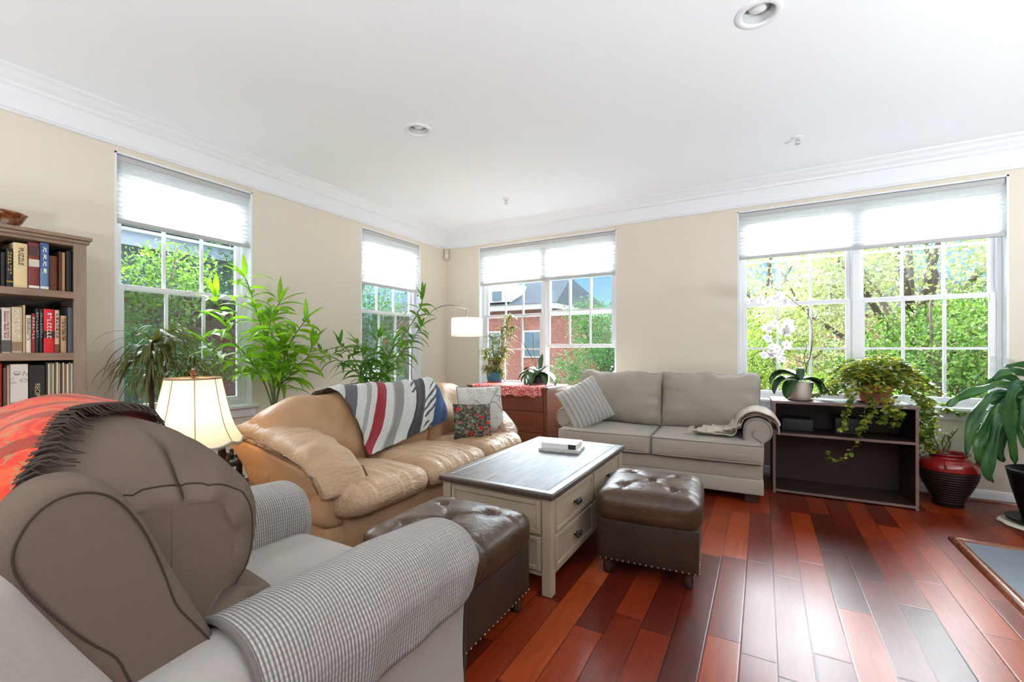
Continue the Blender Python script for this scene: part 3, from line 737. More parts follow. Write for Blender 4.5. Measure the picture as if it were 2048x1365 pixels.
# arms: flared side panel + front pad + soft pillow on top
for sy in (-1, 1):
    pr = spline([(-0.27, 0.04), (-0.30, 0.30), (-0.38, 0.50), (-0.47, 0.61), (-0.46, 0.67), (-0.30, 0.655), (-0.05, 0.60), (0.16, 0.55), (0.25, 0.47), (0.27, 0.38), (0.31, 0.28), (0.33, 0.18), (0.33, 0.04)], 64)
    a0, a1 = (-YH, -YH + .22) if sy < 0 else (YH - .22, YH)
    def af(p, sy=sy):
        q = Vector(p); q.y += sy * 0.035 * max(0, (q.z - .40) / .25) ** 1.5 - sy * .01 * math.exp(-((q.z - .3) / .12) ** 2); return q
    MB().loft(pr, a0, a1, 'y', er=0.028, n=10, fn=af).build('arm_panel', M['sleather2'], S_)
    # padded horseshoe on the arm front
    fp = spline([(0.0, 0.28), (0.0, 0.44), (0.05, 0.53), (0.13, 0.555), (0.20, 0.52), (0.235, 0.42), (0.225, 0.28)], 36)
    o = MB(); o.loft([(p[0] * sy * -1 + (sy * (YH + .0)), p[1]) for p in fp] if False else [((sy * (YH - .235 + 0.0) + sy * p[0]), p[1]) for p in fp], 0.20, 0.325, 'x', er=0.03, n=4); o.build('arm_front_pad', M['sleather2'], S_)
    # pillow
    pl = spline([(-0.46, 0.66), (-0.45, 0.715), (-0.33, 0.745), (-0.10, 0.715), (0.12, 0.665), (0.26, 0.60), (0.345, 0.50), (0.355, 0.44), (0.32, 0.445), (0.27, 0.50), (0.16, 0.56), (-0.05, 0.60), (-0.28, 0.64)], 90)
    c0, c1 = (-YH - .04, -YH + .25) if sy < 0 else (YH - .20, YH + .02)
    def pf(p, sy=sy, c0=c0, c1=c1):
        q = Vector(p); v = (q.y - c0) / (c1 - c0); mid = 4 * v * (1 - v)
        w = math.sin(q.x * 78 + 5 * v + 2.2 * math.sin(q.x * 19)) * .5 + math.sin(q.x * 44 - 4 * v + 1.3) * .5
        zm = 0.655 - 0.10 * max(0, q.x + .1) / .3 if q.x < .2 else .53
        k_ = max(-1, min(1, (q.z - zm) / .03))
        q.z += (0.026 * (mid - .6) + 0.012 * w * (0.5 + .5 * mid)) * max(0, k_) - (0.004 + .003 * w) * max(0, -k_)
        q.y += 0.004 * math.sin(q.x * 80 + q.z * 30)
        return q
    MB().loft(pl, c0, c1, 'y', er=0.045, n=30, fn=pf, ne=7).build('arm_pillow', M['sleather'], S_)
for sx in (-0.24, 0.24):
    for sy in (-.8, .8): MB().lathe([(0.001, 0), (0.028, 0), (0.034, 0.058)], 16, (sx, sy, 0)).build('foot', M['darkwood'], S_)

# knitted striped blanket draped over sofa back
def mat_blanket():
    g = NG('striped_knit_blanket'); co = g.coord('UV'); s = g.n('SeparateXYZ'); g.t.links.new(co, s.inputs[0]); U, V = s.outputs[0], s.outputs[1]
    nz = g.noise(co, 60, 3, .7)
    u = g.math('ADD', U, g.math('MULTIPLY', g.math('SUBTRACT', g.noise(co, 6, 2), 0.5), 0.03))
    wht, lg, gr, dk, rd, bl = (0.66, 0.65, 0.61), (0.36, 0.35, 0.33), (0.115, 0.11, 0.125), (0.028, 0.028, 0.026), (0.33, 0.008, 0.018), (0.035, 0.075, 0.20)
    stops = [(0, wht), (0.19, wht), (0.195, gr), (0.28, gr), (0.285, wht), (0.34, wht), (0.35, lg), (0.375, lg), (0.38, wht), (0.42, wht), (0.425, rd), (0.495, rd), (0.50, wht), (0.55, wht)]
    c1 = g.ramp(u, [(p, c) for p, c in stops], 'CONSTANT')
    c2 = g.ramp(u, [(0, wht), (0.56, (0.40, .38, .34)), (0.575, (0.25, 0.24, 0.21)), (0.64, (0.25, .24, .21)), (0.645, wht), (0.745, wht), (0.75, dk), (0.835, dk), (0.84, wht), (1.0, wht)], 'CONSTANT')
    c = g.mix(g.math('GREATER_THAN', u, 0.55), c1, c2)
    # woven diagonal dark lines on the last third
    wv = g.wave(co, 9, 1.2, 'DIAGONAL', 2, 2)
    msk = g.math('MULTIPLY', g.math('GREATER_THAN', u, 0.70), g.math('LESS_THAN', wv, 0.35))
    msk = g.math('MULTIPLY', msk, g.math('GREATER_THAN', g.noise(co, 3.2, 1), 0.47))
    c = g.mix(msk, c, (0.05, 0.05, 0.055))
    c = g.mix(g.math('MULTIPLY', g.math('GREATER_THAN', u, 0.955), g.math('GREATER_THAN', g.noise(co, 3, 1), 0.3)), c, bl)
    c = g.mix(g.math('MULTIPLY', g.math('LESS_THAN', u, 0.035), g.math('GREATER_THAN', V, 0.72)), c, bl)
    c = g.mix(g.math('MULTIPLY', nz, 0.55), c, g.mix(1.0, c, (0.45, .45, .45), 'MULTIPLY'))
    kn = g.wave(g.coord('UV', scale=(1, 1, 1)), 34, 2.0, 'X', 3, 5)
    nrm = g.bump(g.math('ADD', g.math('MULTIPLY', nz, 1.2), g.math('MULTIPLY', kn, .7)), 0.7, 0.006)
    return g.pbr(c, 0.95, 0, nrm, sheen=0.15)
M['blanket'] = mat_blanket()
def path_eval(pts, s):
    # arc length evaluation of a polyline, s in metres
    d = 0
    for i in range(len(pts) - 1):
        L = (pts[i + 1] - pts[i]).length
        if d + L >= s or i == len(pts) - 2:
            t = (s - d) / L; p = pts[i].lerp(pts[i + 1], t); tg = (pts[i + 1] - pts[i]).normalized(); return p, tg
        d += L
def drape(path, corners, axis_map, off, nu, nv, name, mat, parent, wave=(0.004, 30, 0.004, 25), solid=0.006, uvfn=None):
    # corners: four (a, s): a along the furniture, s metres along the cross-section path
    b = MB()
    c = [Vector(q) for q in corners]
    def f(u, v):
        p = (c[0] * (1 - u) + c[1] * u) * (1 - v) + (c[3] * (1 - u) + c[2] * u) * v
        q, t = path_eval(path, max(0.0, p.y)); n = Vector((-t.y, t.x)) * off[1]
        o = off[0] + wave[0] * math.sin(p.x * wave[1] + p.y * 6) + wave[2] * math.sin(p.y * wave[3] + p.x * 9) + 0.003 * math.sin(p.x * 71 + p.y * 53)
        q = q + n * max(0.004, o)
        return axis_map(q, p.x + 0.01 * math.sin(p.y * 9))
    b.grid(f, nu, nv)
    if uvfn:
        for k, (u, v) in list(b.uv.items()):
            p = (c[0] * (1 - u) + c[1] * u) * (1 - v) + (c[3] * (1 - u) + c[2] * u) * v
            b.uv[k] = uvfn(p.x, p.y)
    return b.build(name, mat, parent, solid=solid, fix=False)
# path over the back: from behind, over the top, down the front to the seat
bpath = [Vector(p) for p in spline([(-0.448, 0.50), (-0.455, 0.72), (-0.42, 0.85), (-0.32, 0.895), (-0.22, 0.895), (-0.125, 0.81), (-0.05, 0.66), (-0.02, 0.54), (0.03, 0.492), (0.20, 0.502)], 60, closed=False)]
Bk = empty('knitted_blanket', (1.55, -2.375, 0.5), 'striped grey, white, black and red knitted blanket over the leather sofa back', 'blanket')
drape(bpath, [(-0.50, 0.22), (0.56, 0.26), (0.44, 0.93), (-0.385, 1.06)], lambda q, a: Vector((q.x, a, q.y - .5)), (0.012, 1), 90, 70, 'knit_sheet', M['blanket'], Bk, wave=(0.005, 22, 0.004, 19),
      uvfn=lambda y, s_: ((y + 0.43 * (s_ - 0.40) / 0.60 + 0.475) / 1.17, s_))
# ================================================================== loveseat (faces -y, turned slightly)
M['linen'] = fabric('oatmeal_linen', (0.38, 0.335, 0.275), 420, 0.06, 0.3, crease=0.25, cs=5)
M['welt'] = fabric('dark_linen_welt', (0.30, 0.27, 0.23), 420)
L_ = empty('loveseat', (2.885, -0.565, 0), 'oatmeal linen two-seat loveseat with rolled arms under the wall between the windows', 'loveseat', rz=0.055)
HW = 0.80
MB().rbox(-HW + .01, HW - .01, -0.425, 0.38, 0.175, 0.305, r=0.02, n=10, puff=(0, .004, 0)).build('seat_rail', M['linen'], L_)
MB().rbox(-HW, HW, -0.435, 0.38, 0.068, 0.182, r=0.012, n=10, puff=(0, .003, 0)).build('lower_band', M['linen'], L_)
rng = random.Random(11)
def welt_path(pts, r=0.0045, parent=L_, mat=None, name='welt', closed=True):
    p = [Vector(q) for q in pts]
    if closed: p.append(p[0])
    return MB().tube(p, r, 6).build(name, mat or M['welt'], parent)
for k in range(2):
    x0 = -HW - .005 + k * (HW + .004); x1 = x0 + HW + .001
    def sf(p, x0=x0, x1=x1):
        q = Vector(p); q.z += 0.004 * math.sin(q.x * 9 + q.y * 7); return q
    c = MB().rbox(x0, x1, -0.475, 0.16, 0.302, 0.452, r=0.030, n=26, puff=(0, 0.010, 0.020), fn=sf).build('seat_cushion', M['linen'], L_)
    for zz in (0.310, 0.444):
        pts = [(x0 + .016, -0.464, zz), (x1 - .016, -0.464, zz)]
        mid = [((1 - t / 10) * (x0 + .010) + t / 10 * (x1 - .010), -0.470 - .009 * (1 - (t / 5 - 1) ** 2) * .6, zz) for t in range(11)]
        welt_path([(x0 + .007, 0.10, zz)] + mid + [(x1 - .007, 0.10, zz)], closed=False, parent=c)
# back frame
MB().rbox(-HW + .02, HW - .02, 0.20, 0.40, 0.07, 0.80, r=0.05, n=12).build('back_frame', M['linen'], L_)
# loose back pillows
def throw_pillow(b, w, h, t, n=30, seed=0, fn=None, cr=0.0, rc=0.0, ex=0.55):
    # thick pillow in the local x (width), z (height) plane, knife edges
    r = random.Random(seed); ph = [r.uniform(0, 6) for _ in range(6)]
    def side(sg):
        def f(u, v):
            x = (u * 2 - 1); z = (v * 2 - 1)
            e = max(0, (1 - abs(x) ** 2.6)) * max(0, (1 - abs(z) ** 2.6))
            th = t / 2 * e ** ex
            px_ = x * w / 2 * (1 - 0.05 * (1 - z * z)) * (1 - rc * abs(z) ** 5); pz_ = z * h / 2 * (1 - 0.05 * (1 - x * x)) * (1 - rc * abs(x) ** 5)
            rad = math.exp(-(1 - max(abs(x), abs(z))) / .18)
            th += cr * rad * math.sin(14 * (x if abs(z) > abs(x) else z) + ph[0]) * e ** .3 + cr * .6 * math.sin(5 * x + ph[1]) * math.sin(4 * z + ph[2]) * e
            q = Vector((px_, sg * th, pz_))
            return fn(q) if fn else q
        return f
    b.grid(side(-1), n, n); b.grid(side(1), n, n)
    return b
def pillow_edge(w, h, fn=None, rc=0.0):
    pts = []
    for (sx, sz, ex, ez) in ((-1, -1, 1, -1), (1, -1, 1, 1), (1, 1, -1, 1), (-1, 1, -1, -1)):
        for k in range(14):
            x = sx + (ex - sx) * k / 14; z = sz + (ez - sz) * k / 14
            q = Vector((x * w / 2 * (1 - .05 * (1 - z * z)) * (1 - rc * abs(z) ** 5), 0, z * h / 2 * (1 - .05 * (1 - x * x)) * (1 - rc * abs(x) ** 5))); pts.append(fn(q) if fn else q)
    return pts
for k in range(2):
    cx = -0.385 + k * 0.79; ph = k * 2.1
    def fn(q, cx=cx, ph=ph, k=k):
        q = Vector(q); zt = max(0, q.z / .25)
        q.z += (0.010 * math.sin(q.x * 16 + ph) + 0.006 * math.sin(q.x * 37 + ph)) * zt
        q.y += 0.022 * zt ** 4 * math.sin(q.x * 23 + ph * 2) - 0.01 * zt
        R = Matrix.Rotation(-0.20, 4, 'X'); q = R @ q; q.y *= 1
        return q + Vector((cx, 0.135, 0.455 + 0.235))
    c = throw_pillow(MB(), 0.83, 0.52, 0.36, 56, k, fn, cr=0.016, rc=.045, ex=.42).build('back_cushion', M['linen'], L_)
    welt_path(pillow_edge(0.83, 0.52, fn, .045), 0.005, c)
for sx in (-1, 1):
    # rolled arm: vertical panel then scroll
    prof = [(0.665, 0.07), (0.665, 0.50)]
    n = 22; C0 = (0.765, 0.535); R0 = 0.100
    for i in range(n + 1):
        a = math.radians(180 - i / n * 265); prof.append((C0[0] + R0 * math.cos(a), C0[1] + R0 * math.sin(a)))
    prof += [(0.79, 0.43), (0.80, 0.25), (0.80, 0.07)]
    b = MB(); b.loft([(sx * p[0], p[1]) for p in prof], -0.35, 0.38, 'y', er=0.012, n=4); b.build('rolled_arm', M['linen'], L_)
    # scroll welt on the front face
    sp_ = [Vector((sx * (C0[0] + (R0 - .012) * math.cos(math.radians(180 - i * 12))), -0.352, C0[1] + (R0 - .012) * math.sin(math.radians(180 - i * 12)))) for i in range(22)]
    sp_ += [Vector((sx * (C0[0] + (0.05 - i * .004) * math.cos(math.radians(-84 - i * 24))), -0.354, C0[1] - 0.012 + (0.05 - i * .004) * math.sin(math.radians(-84 - i * 24)))) for i in range(7)]
    welt_path([(sx * .677, -0.352, 0.30)] + sp_, 0.0045, L_, closed=False, name='arm_welt')
for sx in (-1, 1):
    for sy in (-0.36, 0.33): MB().box(sx * .72 - .045, sx * .72 + .045, sy - .04, sy + .04, 0, 0.069).build('block_foot', M['darkwood'], L_, smooth=False, bevel=0.004)

# cream throw over the right arm
M['throw'] = fabric('cream_woven_throw', (0.64, 0.56, 0.44), 260, 0.08, 0.5, crease=0.3, cs=9)
Tw = empty('throw_blanket', (2.885, -0.565, 0.45), 'cream woven throw folded over the right arm of the loveseat', 'throw', rz=0.055)
tp = [Vector(p) for p in ((0.30, 0.478), (0.52, 0.480), (0.60, 0.492), (0.635, 0.54))]
for i in range(16):
    a = math.radians(175 - i * 12.5); tp.append(Vector((0.765 + 0.114 * math.cos(a), 0.535 + 0.114 * math.sin(a))))
tp += [Vector((0.882, 0.47)), Vector((0.885, 0.40)), Vector((0.882, 0.33))]
tpath = [Vector(p) for p in spline([(p.x, p.y) for p in tp], 70, closed=False)]
for li, (cs, off) in enumerate(((((-0.36, 0.0), (0.10, 0.10), (0.06, 0.80), (-0.30, 0.66)), 0.008), (((-0.30, 0.10), (0.02, 0.16), (0.02, 0.74), (-0.33, 0.74)), 0.024), (((-0.38, 0.22), (-0.04, 0.28), (-0.02, 0.70), (-0.37, 0.69)), 0.040))):
    def mp(q, a): return Vector((q.x, a + 0.02 * math.sin(q.x * 14) + (-0.06 * math.sin((q.x - .3) * 6) if q.x < .62 else 0), q.y - .45 + (0.012 * math.sin(a * 40 + q.x * 9) + .01 if q.x < .6 else 0)))
    drape(tpath, cs, mp, (off, 1), 40, 70, 'woven_layer', M['throw'], Tw, wave=(0.004, 34, 0.003, 23), solid=0.009)
b = MB(); rr = random.Random(4)
for k in range(34):
    a = -0.37 + 0.46 * k / 33; p, t = path_eval(tpath, 0.0)
    p0 = Vector((p.x - .0 - 0.10 * (a + .14) * 0, a, p.y - .45 + .01)); 
    b.tube([p0, p0 + Vector((-0.03, rr.uniform(-.01, .01), -.004)), p0 + Vector((-0.055, rr.uniform(-.02, .02), -.012))], 0.002, 4)
b.build('fringe', M['throw'], Tw)
Tl = MB().tube([(0.80, -0.352, 0.0), (0.803, -0.36, -0.06), (0.80, -0.362, -0.12), (0.79, -0.36, -0.06), (0.795, -0.352, 0.0)], 0.004, 5); Tl.build('loop', M['throw'], Tw)

# cable-knit cushion leaning on the left arm
def mat_cable():
    g = NG('cable_knit_wool'); co = g.coord('UV'); s = g.n('SeparateXYZ'); g.t.links.new(co, s.inputs[0])
    w = g.wave(co, 3.2, 0.9, 'X', 2, 3); w2 = g.wave(co, 26, 2, 'Y', 2, 8)
    h = g.math('ADD', g.math('MULTIPLY', w, 1.0), g.math('MULTIPLY', w2, 0.25))
    c = g.mix(g.ramp(w, [(0.0, (0.0, 0, 0)), (0.25, (1, 1, 1))]), (0.36, 0.35, 0.32), (0.60, 0.58, 0.53))
    return g.pbr(c, 0.95, 0, g.bump(h, 0.9, 0.012), sheen=0.3)
M['cable'] = mat_cable(); M['plush'] = plain('cream_plush', (0.60, 0.57, 0.50), 0.95, bump=0.5, bscale=90, sheen=0.4)
def cushion(name, loc, rot, w, h, t, mat, label, mat2=None, seed=0, cr=0.008, edge=None):
    r = empty(name, loc, label, 'cushion'); r.rotation_euler = rot
    throw_pillow(MB(), w, h, t, 36, seed, None, cr).build('cushion_cover', mat, r)
    if edge: welt_path(pillow_edge(w, h), 0.004, r, mat=edge, name='piping')
    return r
cushion('knit_cushion', (2.285, -0.86, 0.655), Euler((-0.32, -0.42, 0.78)), 0.42, 0.42, 0.19, M['cable'], 'off-white cable-knit cushion leaning on the left arm of the loveseat', seed=5)

# ================================================================== cushions on the leather sofa
def mat_floral():
    g = NG('red_green_floral_print'); co = g.coord('UV')
    v = g.n('TexVoronoi'); g.set(v.inputs['Vector'], co); v.inputs['Scale'].default_value = 7
    d = v.outputs['Distance']; cc = g.n('SeparateColor'); g.set(cc.inputs[0], v.outputs['Color'])
    n = g.noise(co, 11, 4, .6, 1.5)
    c = g.mix(g.math('GREATER_THAN', n, 0.55), (0.035, 0.025, 0.02), (0.14, 0.17, 0.10))
    c = g.mix(g.math('GREATER_THAN', g.noise(co, 17, 3, .5, 2), 0.60), c, (0.40, 0.33, 0.22))
    m = g.math('MULTIPLY', g.math('LESS_THAN', g.math('ADD', d, g.math('MULTIPLY', n, .15)), 0.50), g.math('GREATER_THAN', cc.outputs[0], 0.5))
    c = g.mix(m, c, g.mix(n, (0.62, 0.02, 0.015), (0.30, 0.01, 0.01)))
    m2 = g.math('MULTIPLY', g.math('LESS_THAN', d, 0.35), g.math('LESS_THAN', cc.outputs[1], 0.4)); c = g.mix(m2, c, (0.12, 0.22, 0.15))
    return g.pbr(c, 0.9, 0, g.bump(g.noise(co, 160, 2), 0.4, 0.003))
M['floral'] = mat_floral()
M['branchcloth'] = fabric('pale_cushion_cloth', (0.58, 0.56, 0.50), 350, 0.04, 0.2, crease=0.15)
M['greenpipe'] = plain('grey_green_piping', (0.20, 0.23, 0.20), 0.8)
M['branchink'] = plain('brown_branch_print', (0.13, 0.115, 0.10), 0.9); M['greyink'] = plain('grey_leaf_print', (0.28, 0.28, 0.27), 0.9)
cushion('floral_cushion', (1.745, -1.885, 0.600), Euler((-0.30, 0.05, PI / 2 - 0.62)), 0.315, 0.275, 0.11, M['floral'], 'small red and green floral cushion on the leather sofa', seed=2)
cb = cushion('branch_print_cushion', (1.70, -1.70, 0.665), Euler((-0.30, 0.0, PI / 2 - 0.62)), 0.39, 0.39, 0.14, M['branchcloth'], 'pale cushion printed with grey branches and blossoms at the far end of the leather sofa', seed=8, edge=M['greenpipe'])
# printed branches: thin strokes that follow the cushion's front face
def cush_pt(x, z, w=0.39, h=0.39, t=0.14, eps=0.0012):
    X, Z_ = x, z; e = max(0, (1 - abs(X) ** 2.6)) * max(0, (1 - abs(Z_) ** 2.6))
    return Vector((X * w / 2 * (1 - .05 * (1 - Z_ * Z_)), -(t / 2 * e ** .55) - eps - 0.004, Z_ * h / 2 * (1 - .05 * (1 - X * X))))
b = MB()
def stroke(pts, r):
    P = spline(pts, 20, closed=False); P = [cush_pt(p[0], p[1]) for p in [(q[0], q[1]) for q in P]]
    b.tube(P, r, 4)
stroke([(0.95, 0.45), (0.6, 0.55), (0.3, 0.2), (0.0, 0.0), (-0.15, -0.1)], 0.0022); stroke([(0.0, 0.0), (-0.2, 0.25), (-0.45, 0.4)], 0.0018); stroke([(0.95, -0.25), (0.75, 0.1), (0.5, 0.25), (0.35, 0.22)], 0.002)
stroke([(0.95, 0.6), (0.8, 0.35), (0.9, 0.1)], 0.0015); stroke([(0.05, -0.05), (0.2, -0.2), (0.25, -0.3)], 0.0014); stroke([(0.1, -0.9), (0.13, -0.7), (0.1, -0.5)], 0.0014); stroke([(0.6, 0.55), (0.7, 0.75), (0.9, 0.85)], .0015)
b.build('branch_print', M['branchink'], cb)
b = MB(); rr = random.Random(5)
for (cx, cz, sx_, sz_, n) in ((0.1, 0.75, 0.7, 0.15, 46), (0.1, -0.5, 0.16, 0.12, 16), (0.8, 0.2, 0.15, 0.4, 16), (-0.1, -0.9, 0.5, 0.06, 12), (-0.3, 0.4, 0.3, 0.2, 10), (0.5, -0.45, .1, .06, 6)):
    for _ in range(n):
        x = cx + rr.uniform(-sx_, sx_); z = cz + rr.uniform(-sz_, sz_)
        if max(abs(x), abs(z)) > .93: continue
        a = rr.uniform(0, 6); d = 0.035
        p = [cush_pt(x + d * math.cos(a + k) * (1 if k % 2 else .5), z + d * math.sin(a + k) * (1 if k % 2 else .5)) for k in range(5)]
        b.add(p, [(0, 1, 2, 3, 4)])
b.build('blossom_print', M['greyink'], cb, fix=False)

# ================================================================== recliner (faces +y)
M['suede'] = plain('taupe_recliner_suede', (0.135, 0.098, 0.074), 0.9, bump=0.25, bscale=350, var=0.06, spec=0.15)
M['suedelight'] = plain('pale_recliner_cloth', (0.33, 0.295, 0.265), 0.9, bump=0.25, bscale=300, var=0.04, spec=0.2)
M['pipe'] = plain('dark_brown_piping', (0.05, 0.036, 0.028), 0.9, spec=0.1)
def mat_waffle():
    g = NG('ribbed_waffle_cover'); co = g.coord('UV')
    w1 = g.wave(co, 40, 0.2, 'X', 1, 1); w2 = g.wave(co, 30, 0.2, 'Y', 1, 1)
    h = g.math('MULTIPLY', g.math('POWER', w1, 0.7), g.math('MULTIPLY_ADD', g.math('POWER', w2, .6), 0.35, 0.65))
    c = g.mix(h, (0.13, 0.11, 0.095), (0.52, 0.475, 0.43))
    return g.pbr(c, 0.92, 0, g.bump(h, 0.8, 0.006), sheen=0.2)
M['waffle'] = mat_waffle()
R_ = empty('recliner', (2.46, -4.10, 0), 'taupe suede recliner seen from behind with ribbed arm covers', 'recliner')
SX = 0.39
# arms with front panels
for sx in (-1, 1):
    prof = spline([(0.285, 0.10), (0.285, 0.42), (0.275, 0.52), (0.30, 0.60), (0.37, 0.635), (0.455, 0.62), (0.50, 0.56), (0.495, 0.48), (0.475, 0.40), (0.470, 0.25), (0.470, 0.08), (0.38, 0.075)], 60)
    P = [(sx * p[0], p[1]) for p in prof]
    def fa(q): q = Vector(q); q.z += -0.02 * max(0, (q.y - .2) / .3) if q.z > .3 else 0; q.z -= 0.03 * max(0, (-.2 - q.y) / .3) if q.z > .3 else 0; return q
    MB().loft(P, -0.47, 0.49, 'y', er=0.045, n=16, fn=fa, ne=7).build('arm', M['suedelight'], R_)
    pth = [Vector((sx * p[0], 0.478, p[1])) for p in spline([(0.458, 0.08), (0.462, 0.25), (0.466, 0.38), (0.478, 0.44)], 16, closed=False)]
    welt_path(pth, 0.006, R_, M['pipe'], 'arm_piping', closed=False)
    # cover
    cp = [Vector((p[0], p[1])) for p in spline([(0.268, 0.44), (0.262, 0.53), (0.29, 0.615), (0.37, 0.650), (0.462, 0.634), (0.514, 0.565), (0.514, 0.52), (0.509, 0.485), (0.503, 0.450)], 60, closed=False)]
    tot = sum((cp[i + 1] - cp[i]).length for i in range(len(cp) - 1)); cen = Vector((0.385, 0.52))
    b = MB(); y0, y1 = -0.165, 0.505; capn = 10; NV = 60
    def cf(u, v, sx=sx, cp=cp, tot=tot):
        # v along the arm; last part rolls over the front
        p, t = path_eval(cp, max(0.0, min(.9999, u)) * tot)
        if sx > 0: low = 0.05 * max(0, u - .75) / .25 * (1 - v)
        else: low = 0
        k = v / 0.86
        if v <= 0.86: y = y0 + (y1 - 0.05 - y0) * k; ins = 0.0
        else:
            a = (v - 0.86) / 0.14 * PI / 2; y = y1 - 0.05 + 0.05 * math.sin(a); ins = 0.42 * (1 - math.cos(a)) * .9
        q = p + (cen - p) * ins
        if v < .86 and u > .8: q = q - Vector((0, low))
        z = q.y - 0.02 * max(0, (y - .2) / .3) - (0.03 * max(0, (-.2 - y) / .3))
        wr = 0.004 * math.sin(y * 37 + u * 6) * u + 0.003 * math.sin(y * 18 + u * 15)
        z2 = z + (0.05 * (v - .5) * max(0, u - .6) if u > .6 else 0)
        return Vector((sx * (q.x + wr), y, z2))
    b.grid(cf, 60, NV)
    for kk, (u, v) in list(b.uv.items()): b.uv[kk] = (v * 0.72 * 1.0, u * 0.50)
    b.build('arm_cover', M['waffle'], R_, solid=0.006, fix=False)
    hem = [cf(u_ / 30, 0.0) for u_ in range(31)]
    welt_path(hem, 0.007, R_, M['waffle'], 'cover_hem', closed=False)
# seat
MB().rbox(-0.288, 0.288, -0.10, 0.47, 0.30, 0.475, r=0.06, n=30, puff=(0, 0.02, 0.03)).build('seat', M['suedelight'], R_)
MB().rbox(-0.285, 0.285, -0.36, 0.44, 0.06, 0.33, r=0.03, n=8).build('base', M['suedelight'], R_)
MB().rbox(-0.27, 0.27, 0.40, 0.485, 0.10, 0.36, r=0.035, n=14, puff=(0, .01, 0)).build('footrest', M['suedelight'], R_)
# inner back: one continuous padded form with headrest, back and lumbar pillows
ib = spline([(-0.10, 0.46), (0.005, 0.50), (0.040, 0.565), (0.010, 0.625), (-0.052, 0.648), (-0.030, 0.70), (-0.010, 0.78), (-0.035, 0.88), (-0.10, 0.965), (-0.20, 1.010), (-0.31, 1.010), (-0.395, 0.965), (-0.43, 0.89), (-0.40, 0.78), (-0.33, 0.62), (-0.24, 0.46)], 110)
def ibf(p):
    q = Vector(p); e = abs(q.x) / 0.33
    up = max(0, min(1, (q.z - .86) / .12))
    q.z -= 0.075 * max(0, e) ** 2.6 * up; q.y -= 0.03 * e ** 2 * (1 if q.y > -.2 else 0)
    # gathered pleats around the top boxing
    a = math.atan2(q.z - 0.80, q.y + 0.22)
    for pa in (0.55, 0.95, 1.45, 2.0, 2.6):
        q.z -= 0.006 * math.exp(-((a - pa) / .06) ** 2) * up * min(1, e * 1.6)
    q.x *= 1 + 0.012 * math.sin(a * 9)
    return q
MB().loft(ib, -0.335, 0.335, 'x', er=0.10, n=26, fn=ibf, ne=14, scale=Vector((-0.20, 0.76))).build('padded_back', M['suede'], R_)
# seam lines on the side of the padded back
for sx in (-1, 1):
    sc_c = Vector((-0.20, 0.76)); sel = [p for p in ib if p[1] > .66 and p[0] > -.40]; f_ = 1 - 0.10 * (1 - math.sin(.62)) / .26
    sm = [ibf(Vector((sx * (0.335 - .10 * (1 - math.cos(.62))), sc_c.x + (p[0] - sc_c.x) * f_, sc_c.y + (p[1] - sc_c.y) * f_))) for p in sel]
    sm = [q + Vector((sx * .001, 0, 0)) for q in sm]
    welt_path(sm, 0.0015, R_, M['pipe'], 'seam', closed=False)
# shell: outer back with padded wings
wg = spline([(-0.105, 0.50), (-0.165, 0.62), (-0.235, 0.78), (-0.285, 0.895), (-0.33, 0.955), (-0.385, 0.965), (-0.425, 0.93), (-0.435, 0.87), (-0.385, 0.76), (-0.31, 0.62), (-0.24, 0.48), (-0.17, 0.43)], 90)
for sx in (-1, 1):
    x0, x1 = (0.300, 0.385) if sx > 0 else (-0.385, -0.300)
    w = MB().loft(wg, x0, x1, 'x', er=0.022, n=3, ne=6).build('wing', M['suede'], R_)
    cxw = [Vector((sx * 0.3855, y, z)) for (y, z) in wg]
    cen = Vector((sx * 0.3855, -0.28, 0.70))
    welt_path([c_ + (cen - c_).normalized() * 0.024 for c_ in cxw], 0.0016, w, M['pipe'], 'piping')
MB().loft(spline([(-0.38, 0.88), (-0.34, 0.74), (-0.24, 0.55), (-0.2, 0.40), (-0.2, 0.06), (-0.48, 0.06), (-0.49, 0.45), (-0.495, 0.66), (-0.485, 0.80), (-0.44, 0.86)], 44), -0.376, 0.376, 'x', er=0.03, n=10, scale=Vector((-.38, .45))).build('rear_panel', M['suedelight'], R_)

# red paisley throw with dark tassels over the headrest
def mat_red():
    g = NG('red_orange_throw'); co = g.coord('Object', scale=(1, 1, 1))
    n = g.noise(co, 9, 4, .6, 2.5); n2 = g.noise(co, 55, 3, .6, 1.0)
    c = g.ramp(n, [(0.25, (0.26, 0.010, 0.005)), (0.45, (0.58, 0.030, 0.010)), (0.55, (0.55, 0.085, 0.015)), (0.7, (0.64, 0.045, 0.015))])
    c = g.mix(g.math('MULTIPLY', g.math('GREATER_THAN', n2, 0.58), 0.75), c, (0.30, 0.16, 0.06))
    w = g.wave(g.coord(rot=(0, 0, .5)), 3.2, 3, 'X', 3, 2)
    c = g.mix(g.math('MULTIPLY', g.math('LESS_THAN', w, 0.22), .6), c, (0.10, 0.02, 0.012))
    return g.pbr(c, 0.9, 0, g.bump(n2, 0.5, 0.004), sheen=0.1)
M['redthrow'] = mat_red(); M['fringe'] = plain('dark_brown_fringe', (0.055, 0.035, 0.025), 0.9)
Rt = empty('red_throw', (2.46, -4.10, 0.95), 'red and orange patterned throw with dark tassels over the recliner headrest', 'throw')
rp = [Vector((p[0], p[1])) for p in ib][::-1]
